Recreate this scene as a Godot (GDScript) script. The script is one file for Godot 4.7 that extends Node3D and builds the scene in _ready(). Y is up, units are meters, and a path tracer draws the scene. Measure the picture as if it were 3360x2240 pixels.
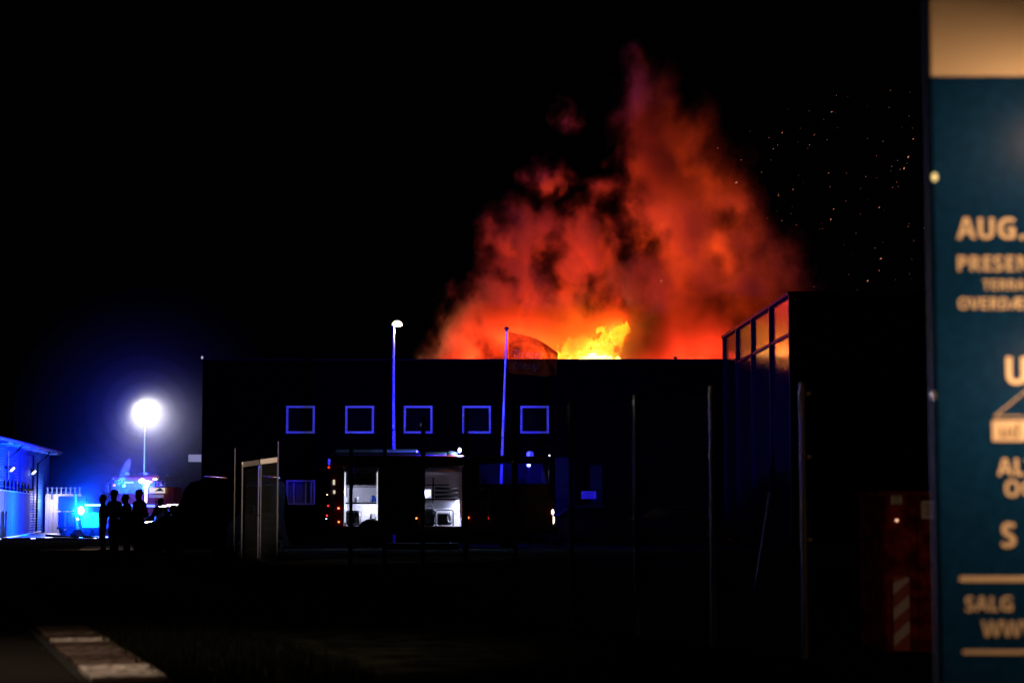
extends Node3D
# A burning building at night behind a fence, with fire engines, lit by the fire and by the engines' own lamps, with some unseen lamps added.

const FOCAL := 6533.0   # the photograph's focal length in its own pixels (70 mm on a 36 x 24 mm frame)
const PITCH := 0.0855   # the camera looks up by this much
const EYE := Vector3(0, 1.25, 0)
const FLAT := 4294967295

var M := {}
var taken := {}
var dice := RandomNumberGenerator.new()

# ------------------------------------------------------------------ placing

func P(px: float, py: float, d: float) -> Vector3:
	# where something stands that lies d metres away (along -z) and that the photograph shows at that spot
	var v := Vector3((px - 1680.0) / FOCAL, (1120.0 - py) / FOCAL, -1.0).rotated(Vector3.RIGHT, PITCH)
	return EYE + v * (d / -v.z)

func on_ground(px: float, py: float, h := 0.0) -> Vector3:
	var v := Vector3((px - 1680.0) / FOCAL, (1120.0 - py) / FOCAL, -1.0).rotated(Vector3.RIGHT, PITCH)
	return EYE + v * ((h - EYE.y) / v.y)

func base_at(px: float, d: float, y := 0.0) -> Vector3:
	var p := P(px, 1680, d)
	return Vector3(p.x, y, p.z)

# ------------------------------------------------------------------ shapes

func new_shape() -> SurfaceTool:
	var s := SurfaceTool.new()
	s.begin(Mesh.PRIMITIVE_TRIANGLES)
	s.set_smooth_group(FLAT)
	return s

func tri(s: SurfaceTool, a: Vector3, b: Vector3, c: Vector3, inside: Vector3):
	if (c - a).cross(b - a).dot((a + b + c) / 3.0 - inside) < 0.0:
		var t := b
		b = c
		c = t
	s.add_vertex(a)
	s.add_vertex(b)
	s.add_vertex(c)

func quad(s: SurfaceTool, a: Vector3, b: Vector3, c: Vector3, d: Vector3, inside: Vector3):
	tri(s, a, b, c, inside)
	tri(s, a, c, d, inside)

func add_box(s: SurfaceTool, c: Vector3, size: Vector3, turn := Basis()):
	var h := size / 2
	var v := []
	for k in 8:
		v.append(c + turn * Vector3(h.x * (1 if k & 1 else -1), h.y * (1 if k & 2 else -1), h.z * (1 if k & 4 else -1)))
	for f in [[0, 1, 3, 2], [4, 5, 7, 6], [0, 1, 5, 4], [2, 3, 7, 6], [0, 2, 6, 4], [1, 3, 7, 5]]:
		quad(s, v[f[0]], v[f[1]], v[f[2]], v[f[3]], c)

func add_soft_box(s: SurfaceTool, c: Vector3, size: Vector3, r: float, turn := Basis()):
	# a box with bevelled edges
	var h := size / 2
	var v := {}
	for k in 8:
		var g := Vector3(1 if k & 1 else -1, 1 if k & 2 else -1, 1 if k & 4 else -1)
		for ax in 3:
			var p := Vector3(h.x - r, h.y - r, h.z - r)
			p[ax] = h[ax]
			v[k * 3 + ax] = c + turn * (p * g)
	for ax in 3:
		var u := 1 << ((ax + 1) % 3)
		var w := 1 << ((ax + 2) % 3)
		for o in [0, 1 << ax]:
			quad(s, v[o * 3 + ax], v[(o | u) * 3 + ax], v[(o | u | w) * 3 + ax], v[(o | w) * 3 + ax], c)
		# edges along this axis, between the faces of the other two axes
		var a1 := (ax + 1) % 3
		var a2 := (ax + 2) % 3
		for o in [0, u, w, u | w]:
			var e: int = o | (1 << ax)
			quad(s, v[o * 3 + a1], v[e * 3 + a1], v[e * 3 + a2], v[o * 3 + a2], c)
	for k in 8:
		tri(s, v[k * 3], v[k * 3 + 1], v[k * 3 + 2], c)

func add_bar(s: SurfaceTool, a: Vector3, b: Vector3, w: float, h: float, up := Vector3.UP):
	var d := (b - a).normalized()
	var side := d.cross(up).normalized()
	if side.length() < 0.5:
		side = d.cross(Vector3.RIGHT).normalized()
	add_box(s, (a + b) / 2, Vector3(w, h, a.distance_to(b)), Basis(side, side.cross(d).normalized() * -1.0, d))

func add_tube(s: SurfaceTool, pts: Array, radii: Array, n := 10, caps := true):
	var rings := []
	for k in pts.size():
		var d: Vector3 = (pts[mini(k + 1, pts.size() - 1)] - pts[maxi(k - 1, 0)]).normalized()
		var x := d.cross(Vector3.UP if absf(d.y) < 0.9 else Vector3.RIGHT).normalized()
		var y := x.cross(d)
		var ring := []
		for i in n:
			var t := TAU * i / n
			ring.append(pts[k] + (x * cos(t) + y * sin(t)) * radii[k])
		rings.append(ring)
	s.set_smooth_group(0)
	for k in pts.size() - 1:
		var mid: Vector3 = (pts[k] + pts[k + 1]) / 2
		for i in n:
			var j := (i + 1) % n
			quad(s, rings[k][i], rings[k][j], rings[k + 1][j], rings[k + 1][i], mid)
	s.set_smooth_group(FLAT)
	if caps:
		for e in [0, pts.size() - 1]:
			if radii[e] > 0.0005:
				var inn: Vector3 = pts[1] if e == 0 else pts[pts.size() - 2]
				for i in n:
					tri(s, pts[e], rings[e][i], rings[e][(i + 1) % n], inn)

func add_lathe(s: SurfaceTool, at: Vector3, profile: Array, n := 16):
	# profile: Vector2(radius, height)
	var pts := []
	var radii := []
	for q in profile:
		pts.append(at + Vector3(0, q.y, 0))
		radii.append(maxf(q.x, 0.0004))
	s.set_smooth_group(0)
	for k in pts.size() - 1:
		for i in n:
			var t0 := TAU * i / n
			var t1 := TAU * (i + 1) / n
			var u0 := Vector3(cos(t0), 0, sin(t0))
			var u1 := Vector3(cos(t1), 0, sin(t1))
			var dr := Vector2(radii[k + 1] - radii[k], pts[k + 1].y - pts[k].y)
			var nrm := Vector2(dr.y, -dr.x)     # outward in (radius, height), for profiles that run upwards
			var m: Vector3 = (pts[k] + pts[k + 1]) / 2 + (u0 + u1) * 0.25 * (radii[k] + radii[k + 1])
			var inn := m - ((u0 + u1).normalized() * nrm.x + Vector3.UP * nrm.y)
			quad(s, pts[k] + u0 * radii[k], pts[k] + u1 * radii[k], pts[k + 1] + u1 * radii[k + 1], pts[k + 1] + u0 * radii[k + 1], inn)
	s.set_smooth_group(FLAT)

func add_prism(s: SurfaceTool, poly: Array, z0: float, z1: float, xf := Transform3D()):
	# an outline in x and y, from z0 to z1
	var p := PackedVector2Array(poly)
	if Geometry2D.is_polygon_clockwise(p):
		p.reverse()
	var t := Geometry2D.triangulate_polygon(p)
	for k in range(0, t.size(), 3):
		for z in [z0, z1]:
			tri(s, xf * Vector3(p[t[k]].x, p[t[k]].y, z), xf * Vector3(p[t[k + 1]].x, p[t[k + 1]].y, z), xf * Vector3(p[t[k + 2]].x, p[t[k + 2]].y, z), xf * Vector3(p[t[k]].x, p[t[k]].y, (z0 + z1) / 2))
	for k in p.size():
		var a := p[k]
		var b := p[(k + 1) % p.size()]
		var out := Vector2(b.y - a.y, a.x - b.x).normalized()
		var mid := (a + b) / 2 - out
		quad(s, xf * Vector3(a.x, a.y, z0), xf * Vector3(b.x, b.y, z0), xf * Vector3(b.x, b.y, z1), xf * Vector3(a.x, a.y, z1), xf * Vector3(mid.x, mid.y, (z0 + z1) / 2))

func add_loft(s: SurfaceTool, sections: Array, smooth := false):
	# closed outlines of equal length, one after the other, with both ends closed
	var mids := []
	for sec in sections:
		var c := Vector3.ZERO
		for v in sec:
			c += v
		mids.append(c / sec.size())
	if smooth:
		s.set_smooth_group(0)
	for k in sections.size() - 1:
		var n: int = sections[k].size()
		for i in n:
			var j := (i + 1) % n
			quad(s, sections[k][i], sections[k][j], sections[k + 1][j], sections[k + 1][i], (mids[k] + mids[k + 1]) / 2)
	s.set_smooth_group(FLAT)
	for e in [0, sections.size() - 1]:
		var inn: Vector3 = mids[1] if e == 0 else mids[sections.size() - 2]
		var n: int = sections[e].size()
		for i in n:
			tri(s, mids[e], sections[e][i], sections[e][(i + 1) % n], inn)

func add_ball(s: SurfaceTool, c: Vector3, r: Vector3, rings := 7, n := 12):
	s.set_smooth_group(0)
	for k in rings:
		for i in n:
			var q := []
			for w in [[k, i], [k, i + 1], [k + 1, i + 1], [k + 1, i]]:
				var a: float = PI * w[0] / rings
				var t: float = TAU * w[1] / n
				q.append(c + r * Vector3(sin(a) * cos(t), cos(a), sin(a) * sin(t)))
			if k > 0:
				tri(s, q[0], q[1], q[2], c)
			if k < rings - 1:
				tri(s, q[0], q[2], q[3], c)
	s.set_smooth_group(FLAT)

func grow(S: PackedFloat32Array, n: Vector3i, lo: Vector3, step: float, level: float, smooth := false) -> ArrayMesh:
	# the surface where a field on a grid passes a level (surface nets)
	var verts := PackedVector3Array()
	var idx := PackedInt32Array()
	var id := {}
	var sy := n.x
	var sz := n.x * n.y
	var off := [0, 1, sy, sy + 1, sz, sz + 1, sz + sy, sz + sy + 1]
	var ed := [[0, 1], [2, 3], [4, 5], [6, 7], [0, 2], [1, 3], [4, 6], [5, 7], [0, 4], [1, 5], [2, 6], [3, 7]]
	var corner := []
	for q in 8:
		corner.append(Vector3(q & 1, (q >> 1) & 1, (q >> 2) & 1))
	for k in range(n.z - 1):
		for j in range(n.y - 1):
			var at: int = (k * n.y + j) * n.x
			for i in range(n.x - 1):
				var a: int = at + i
				var in0 := S[a] > level
				if in0 == (S[a + 1] > level) and in0 == (S[a + sy] > level) and in0 == (S[a + sz] > level) and in0 == (S[a + sy + 1] > level) and in0 == (S[a + sz + 1] > level) and in0 == (S[a + sz + sy] > level) and in0 == (S[a + sz + sy + 1] > level):
					continue
				var sum := Vector3.ZERO
				var c := 0
				for e in ed:
					var v0: float = S[a + off[e[0]]] - level
					var v1: float = S[a + off[e[1]]] - level
					if (v0 > 0.0) != (v1 > 0.0):
						sum += corner[e[0]].lerp(corner[e[1]], clampf(v0 / (v0 - v1), 0.02, 0.98))
						c += 1
				id[a] = verts.size()
				verts.append(lo + (Vector3(i, j, k) + sum / c) * step)
	for a: int in id:
		var s0 := S[a] > level
		for ax in 3:
			var d: int = [1, sy, sz][ax]
			var u: int = [sy, sz, 1][ax]
			var v: int = [sz, 1, sy][ax]
			if s0 != (S[a + d] > level) and id.has(a - u) and id.has(a - u - v) and id.has(a - v):
				var q0: int = id[a]
				var q1: int = id[a - u]
				var q2: int = id[a - u - v]
				var q3: int = id[a - v]
				if s0:
					idx.append_array([q0, q2, q1, q0, q3, q2])
				else:
					idx.append_array([q0, q1, q2, q0, q2, q3])
	var arr := []
	arr.resize(Mesh.ARRAY_MAX)
	arr[Mesh.ARRAY_VERTEX] = verts
	arr[Mesh.ARRAY_INDEX] = idx
	if smooth:
		var nm := PackedVector3Array()
		nm.resize(verts.size())
		for k in range(0, idx.size(), 3):
			var f := (verts[idx[k + 2]] - verts[idx[k]]).cross(verts[idx[k + 1]] - verts[idx[k]])
			for w in 3:
				nm[idx[k + w]] += f
		for k in nm.size():
			nm[k] = nm[k].normalized()
		arr[Mesh.ARRAY_NORMAL] = nm
	var m := ArrayMesh.new()
	if verts.size():
		m.add_surface_from_arrays(Mesh.PRIMITIVE_TRIANGLES, arr)
	return m

# ------------------------------------------------------------------ objects

func numbered(parent: Node, called: String) -> String:
	var key := str(parent.get_instance_id()) + called
	taken[key] = taken.get(key, -1) + 1
	return called if taken[key] == 0 else "%s_%03d" % [called, taken[key]]

func put(called: String, mesh: Mesh, m: Material, parent: Node = self) -> MeshInstance3D:
	var o := MeshInstance3D.new()
	o.name = numbered(parent, called)
	o.mesh = mesh
	o.material_override = m
	parent.add_child(o, true)
	return o

func obj(called: String, s: SurfaceTool, m: Material, parent: Node = self) -> MeshInstance3D:
	s.generate_normals()
	return put(called, s.commit(), m, parent)

func tag(o: Node, label: String, category: String, group := "") -> Node:
	o.set_meta("label", label)
	o.set_meta("category", category)
	if group:
		o.set_meta("group", group)
	return o

func thing(called: String, label: String, category: String, at := Vector3.ZERO, turn := 0.0, group := "") -> Node3D:
	var o := Node3D.new()
	o.name = numbered(self, called)
	add_child(o, true)
	o.position = at
	o.rotation.y = turn
	tag(o, label, category, group)
	return o

func setting(called: String, s: SurfaceTool, m: Material, kind := "structure") -> MeshInstance3D:
	var o := obj(called, s, m)
	o.set_meta("kind", kind)
	return o

func lamp(at: Vector3, color: Color, energy: float, size := 0.1, parent: Node = self, called := "lamp_light") -> OmniLight3D:
	var l := OmniLight3D.new()
	l.name = numbered(parent, called)
	l.light_color = color
	l.light_energy = energy
	l.light_size = size
	l.omni_range = 150.0
	l.omni_attenuation = 2.0
	l.shadow_enabled = true
	parent.add_child(l, true)
	l.position = at
	return l

func spot(at: Vector3, to: Vector3, color: Color, energy: float, angle: float, size := 0.08, parent: Node = self) -> SpotLight3D:
	var l := SpotLight3D.new()
	l.name = numbered(parent, "lamp_light")
	l.light_color = color
	l.light_energy = energy
	l.light_size = size
	l.spot_angle = angle
	l.spot_angle_attenuation = 0.8
	l.spot_range = 120.0
	l.spot_attenuation = 2.0
	l.shadow_enabled = true
	parent.add_child(l, true)
	l.look_at_from_position(at, to, Vector3.UP if absf((to - at).normalized().y) < 0.95 else Vector3.RIGHT)
	return l

# ------------------------------------------------------------------ materials

func lin(r: float, g: float, b: float) -> Color:
	return Color(r, g, b).linear_to_srgb()

func mat(r: float, g: float, b: float, rough := 0.8, metal := 0.0) -> StandardMaterial3D:
	var m := StandardMaterial3D.new()
	m.albedo_color = lin(r, g, b)
	m.roughness = rough
	m.metallic = metal
	return m

func matte(m: StandardMaterial3D, spec := 0.08) -> StandardMaterial3D:
	m.metallic_specular = spec
	if spec < 0.1:
		m.specular_mode = BaseMaterial3D.SPECULAR_DISABLED
	return m

func glow(r: float, g: float, b: float, power: float) -> StandardMaterial3D:
	var m := mat(0.3, 0.3, 0.3, 0.5)
	m.emission_enabled = true
	m.emission = lin(r, g, b)
	m.emission_energy_multiplier = power
	return m

func speckle(seed_: int, freq: float, lo: float, hi: float, octaves := 4) -> NoiseTexture2D:
	var t := NoiseTexture2D.new()
	t.width = 512
	t.height = 512
	t.seamless = true
	var f := FastNoiseLite.new()
	f.seed = seed_
	f.frequency = freq
	f.fractal_octaves = octaves
	t.noise = f
	var g := Gradient.new()
	g.set_color(0, Color(lo, lo, lo))
	g.set_color(1, Color(hi, hi, hi))
	t.color_ramp = g
	return t

func grained(m: StandardMaterial3D, tex: Texture2D, scale: float, bump := 0.0) -> StandardMaterial3D:
	m.albedo_texture = tex
	m.uv1_triplanar = true
	m.uv1_world_triplanar = true
	m.uv1_scale = Vector3.ONE * scale
	if bump > 0.0:
		m.heightmap_enabled = true
		m.heightmap_texture = tex
		m.heightmap_scale = bump
	return m

func materials():
	var fine := speckle(3, 0.05, 0.55, 1.0)
	var coarse := speckle(9, 0.012, 0.35, 1.0, 5)
	M.asphalt = grained(mat(0.018, 0.016, 0.015, 0.85), fine, 0.9, 0.4)
	matte(M.asphalt)
	M.wet = grained(mat(0.5, 0.48, 0.5, 0.3), coarse, 0.16, 1.2)
	M.soil = grained(mat(0.022, 0.024, 0.016, 1.0), coarse, 0.3, 2.0)
	matte(M.soil)
	M.yard = grained(mat(0.03, 0.03, 0.03, 0.9), fine, 0.5, 0.4)
	matte(M.yard)
	M.slab = grained(mat(0.085, 0.06, 0.048, 0.9), coarse, 1.1, 0.5)
	matte(M.slab)
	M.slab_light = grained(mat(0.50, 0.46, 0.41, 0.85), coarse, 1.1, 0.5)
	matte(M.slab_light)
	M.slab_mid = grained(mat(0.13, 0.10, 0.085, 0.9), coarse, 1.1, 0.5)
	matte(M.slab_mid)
	M.concrete = grained(mat(0.30, 0.29, 0.27, 0.9), fine, 0.8, 0.3)
	matte(M.concrete)
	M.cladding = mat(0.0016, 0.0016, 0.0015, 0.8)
	matte(M.cladding)
	M.cladding_panel = mat(0.010, 0.010, 0.012, 0.4)
	matte(M.cladding_panel, 0.2)
	M.roof = mat(0.02, 0.02, 0.02, 0.95)
	matte(M.roof)
	M.white_frame = mat(0.8, 0.8, 0.8, 0.5)
	M.dark_glass = mat(0.004, 0.004, 0.005, 0.06)
	M.pane = mat(1, 1, 1, 0.02)
	M.pane.albedo_color = Color(0.9, 0.95, 1.0, 0.05)
	M.pane.transparency = BaseMaterial3D.TRANSPARENCY_ALPHA
	M.curtain = mat(0.45, 0.45, 0.45, 0.9)
	M.sheet_metal = grained(mat(0.014, 0.012, 0.011, 0.16), speckle(21, 0.01, 0.7, 1.0), 0.35)
	M.sheet_metal.metallic_specular = 0.2
	M.dark_metal = mat(0.012, 0.012, 0.013, 0.6)
	matte(M.dark_metal, 0.15)
	M.galvanised = grained(mat(0.36, 0.36, 0.37, 0.42, 0.85), fine, 3.0)
	M.wire = mat(0.025, 0.028, 0.025, 0.6)
	matte(M.wire, 0.2)
	M.chrome = mat(0.85, 0.85, 0.87, 0.16, 1.0)
	M.aluminium = mat(0.75, 0.76, 0.78, 0.32, 0.9)
	M.mast = mat(0.7, 0.7, 0.72, 0.4)
	M.engine_red = mat(0.14, 0.006, 0.005, 0.3)
	M.engine_red.clearcoat_enabled = true
	M.engine_red.clearcoat = 0.6
	M.engine_red.clearcoat_roughness = 0.15
	M.dull_red = grained(mat(0.28, 0.03, 0.018, 0.6), coarse, 0.8)
	matte(M.dull_red)
	M.black_paint = mat(0.006, 0.006, 0.007, 0.35)
	M.van_paint = mat(0.006, 0.006, 0.007, 0.5)
	M.van_paint.metallic_specular = 0.03
	M.black_paint.clearcoat_enabled = true
	M.black_paint.clearcoat = 0.12
	M.black_paint.metallic_specular = 0.25
	M.black_paint.clearcoat_roughness = 0.05
	M.rubber = mat(0.012, 0.012, 0.012, 0.85)
	matte(M.rubber)
	M.white_paint = mat(0.78, 0.78, 0.78, 0.45)
	M.reflective = mat(0.85, 0.85, 0.82, 0.35)
	M.yellow_reflective = mat(0.75, 0.85, 0.08, 0.4)
	M.blue_cloth = mat(0.02, 0.08, 0.5, 0.8)
	M.dark_cloth = mat(0.012, 0.013, 0.016, 0.95)
	matte(M.dark_cloth)
	M.skin = mat(0.35, 0.2, 0.14, 0.6)
	M.plywood = mat(0.2, 0.2, 0.34, 0.85)  # blue light tinted into the board colour
	M.plastic_dark = mat(0.02, 0.02, 0.022, 0.5)
	M.sign_blue = grained(mat(0.004, 0.046, 0.2, 0.33), speckle(5, 0.02, 0.8, 1.0), 1.4)
	matte(M.sign_blue, 0.11)
	M.sign_white = mat(0.78, 0.76, 0.74, 0.5)
	M.sign_dark = mat(0.05, 0.035, 0.03, 0.5)
	M.grass = mat(0.006, 0.007, 0.004, 0.9)
	matte(M.grass)
	M.led = glow(0.92, 0.95, 1.0, 9.0)
	M.led_dim = glow(0.9, 0.92, 1.0, 2.2)
	M.blue_lamp = glow(0.10, 0.25, 1.0, 22.0)
	M.blue_dim = glow(0.04, 0.03, 1.0, 1.1)
	M.red_lamp = glow(1.0, 0.03, 0.015, 1.6)
	M.red_strong = glow(1.0, 0.10, 0.05, 6.0)
	M.amber = glow(1.0, 0.16, 0.03, 5.0)
	M.warm_lamp = glow(1.0, 0.82, 0.6, 5.0)
	M.white_lamp = glow(1.0, 0.98, 0.92, 14.0)

# ------------------------------------------------------------------ the scene

func _ready():
	dice.seed = 20
	var cam := Camera3D.new()
	cam.name = "camera"
	add_child(cam)
	cam.position = EYE
	cam.rotation.x = PITCH
	var lens := CameraAttributesPhysical.new()
	lens.frustum_focal_length = 70.0
	lens.frustum_focus_distance = 74.0
	lens.frustum_near = 0.1
	lens.frustum_far = 600.0
	lens.exposure_aperture = 1.7
	cam.attributes = lens
	cam.fov = 19.46
	cam.far = 600.0
	var around := WorldEnvironment.new()
	around.name = "world"
	add_child(around)
	var e := Environment.new()
	around.environment = e
	e.background_mode = Environment.BG_SKY
	e.tonemap_mode = Environment.TONE_MAPPER_LINEAR
	e.tonemap_exposure = 1.0
	var night := ProceduralSkyMaterial.new()
	night.sky_top_color = Color(0.002, 0.002, 0.004)
	night.sky_horizon_color = Color(0.003, 0.003, 0.006)
	night.ground_bottom_color = Color(0.001, 0.001, 0.001)
	night.ground_horizon_color = Color(0.002, 0.002, 0.003)
	e.sky = Sky.new()
	e.sky.sky_material = night
	e.volumetric_fog_enabled = true
	e.volumetric_fog_density = 0.0
	e.sdfgi_enabled = true
	e.ssao_enabled = true
	e.ssil_enabled = true
	materials()
	ground()
	burning_building()
	corrugated_building()
	far_building()
	fire()
	smoke()
	sparks()
	yard_lamp()
	flag()
	fire_engine_here()
	yard_cars()
	fence()
	gate()
	van_and_car()
	street_end()
	people()
	container()
	sale_sign()
	nearby_lamps()

func ground():
	var s := new_shape()
	quad(s, Vector3(-250, 0, 60), Vector3(250, 0, 60), Vector3(250, 0, -420), Vector3(-250, 0, -420), Vector3(0, -1, -100))
	setting("ground", s, M.soil)
	# the street runs away to the far left, the yard lies behind the fence
	s = new_shape()
	var a := [Vector3(-2.0, 0.006, -8), Vector3(-3.3, 0.006, -15.5), Vector3(-7.0, 0.006, -26), Vector3(-9.6, 0.006, -46), Vector3(-17.6, 0.006, -90)]
	for k in 4:
		quad(s, a[k], a[k + 1], a[k + 1] + Vector3(-9, 0, -0.5), a[k] + Vector3(-9, 0, -0.5), Vector3(-9, -5, -40))
	setting("road", s, M.asphalt)
	s = new_shape()
	quad(s, Vector3(-40, 0.004, -88.5), Vector3(-13.5, 0.004, -88.5), Vector3(-13.5, 0.004, -170), Vector3(-60, 0.004, -170), Vector3(-25, -5, -120))
	setting("wet_street", s, M.wet)
	s = new_shape()
	quad(s, Vector3(-9.5, 0.005, -52), Vector3(16, 0.005, -40), Vector3(30, 0.005, -84), Vector3(-13, 0.005, -84), Vector3(0, -5, -60))
	setting("yard", s, M.yard)
	# kerb where the wet street begins, and a low ledge before the yard's engine
	s = new_shape()
	add_soft_box(s, Vector3(-26.5, 0.06, -88.3), Vector3(19, 0.13, 0.25), 0.02)
	setting("kerb", s, M.concrete)
	s = new_shape()
	add_soft_box(s, (base_at(1265, 66.6) + base_at(1500, 66.6)) / 2 + Vector3(0, 0.1, 0), Vector3(2.5, 0.26, 0.35), 0.02)
	tag(obj("concrete_ledge", s, M.concrete), "low rough concrete ledge on the ground below the fire engine's open lockers", "ledge")
	s = new_shape()
	quad(s, on_ground(255, 1806) + Vector3(0, 0.012, 0), on_ground(452, 1808) + Vector3(0, 0.012, 0), on_ground(450, 1791) + Vector3(0, 0.012, 0), on_ground(280, 1793) + Vector3(0, 0.012, 0), Vector3(-13, -3, -67))
	setting("gravel_path", s, grained(matte(mat(0.42, 0.36, 0.32, 0.95)), speckle(31, 0.03, 0.0, 1.0, 3), 0.9, 3.0))
	# the paved strip beside the road: slabs of uneven tone, some nearly white
	var strip := Node3D.new()
	strip.name = "paved_strip"
	strip.set_meta("kind", "structure")
	add_child(strip)
	s = new_shape()
	var dir := Vector3(-0.30, 0, -1).normalized()
	var side := Vector3(-dir.z, 0, dir.x)
	var start := Vector3(-2.60, 0, -14.0)
	add_box(s, start + dir * 9.0 + Vector3(0, 0.01, 0), Vector3(0.7, 0.04, 20.0), Basis(side, Vector3.UP, -dir))
	obj("bedding", s, M.yard, strip)
	var d := 0.0
	var k := 0
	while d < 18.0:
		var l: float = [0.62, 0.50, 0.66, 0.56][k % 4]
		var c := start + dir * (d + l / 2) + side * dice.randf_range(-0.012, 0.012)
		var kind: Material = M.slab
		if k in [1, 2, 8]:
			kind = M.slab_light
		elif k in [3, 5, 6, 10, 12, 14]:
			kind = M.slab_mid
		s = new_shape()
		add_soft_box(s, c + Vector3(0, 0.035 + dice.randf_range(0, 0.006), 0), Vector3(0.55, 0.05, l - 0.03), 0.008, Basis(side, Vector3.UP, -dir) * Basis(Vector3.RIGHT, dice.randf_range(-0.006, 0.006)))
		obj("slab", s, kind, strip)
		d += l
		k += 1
	# grass that grows over the strip's far edge and over the verge
	var blade := SurfaceTool.new()
	blade.begin(Mesh.PRIMITIVE_TRIANGLES)
	for q in [[Vector3(-0.006, 0, 0), Vector3(0.0, 0.09, 0.01), Vector3(0.006, 0, 0)], [Vector3(0, 0, -0.006), Vector3(0.02, 0.07, 0.0), Vector3(0, 0, 0.006)]]:
		for v in q:
			blade.add_vertex(v)
	blade.generate_normals()
	var mm := MultiMesh.new()
	mm.transform_format = MultiMesh.TRANSFORM_3D
	mm.mesh = blade.commit()
	mm.instance_count = 9000
	for q in 9000:
		var along := dice.randf() * 19.0 - 0.5
		var out := 0.25 + pow(dice.randf(), 1.6) * 1.6 - (0.07 if sin(along * 7.0) + sin(along * 17.0) > 0.6 else 0.0)
		var at := start + dir * along - side * -out
		mm.set_instance_transform(q, Transform3D(Basis(Vector3.UP, dice.randf() * TAU).scaled(Vector3.ONE * dice.randf_range(0.6, 1.7)), Vector3(at.x, 0.0, at.z)))
	var g := MultiMeshInstance3D.new()
	g.name = "grass"
	g.multimesh = mm
	g.material_override = M.grass
	g.set_meta("kind", "stuff")
	g.set_meta("label", "dark grass growing beside the paved strip")
	g.set_meta("category", "grass")
	add_child(g)

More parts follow.
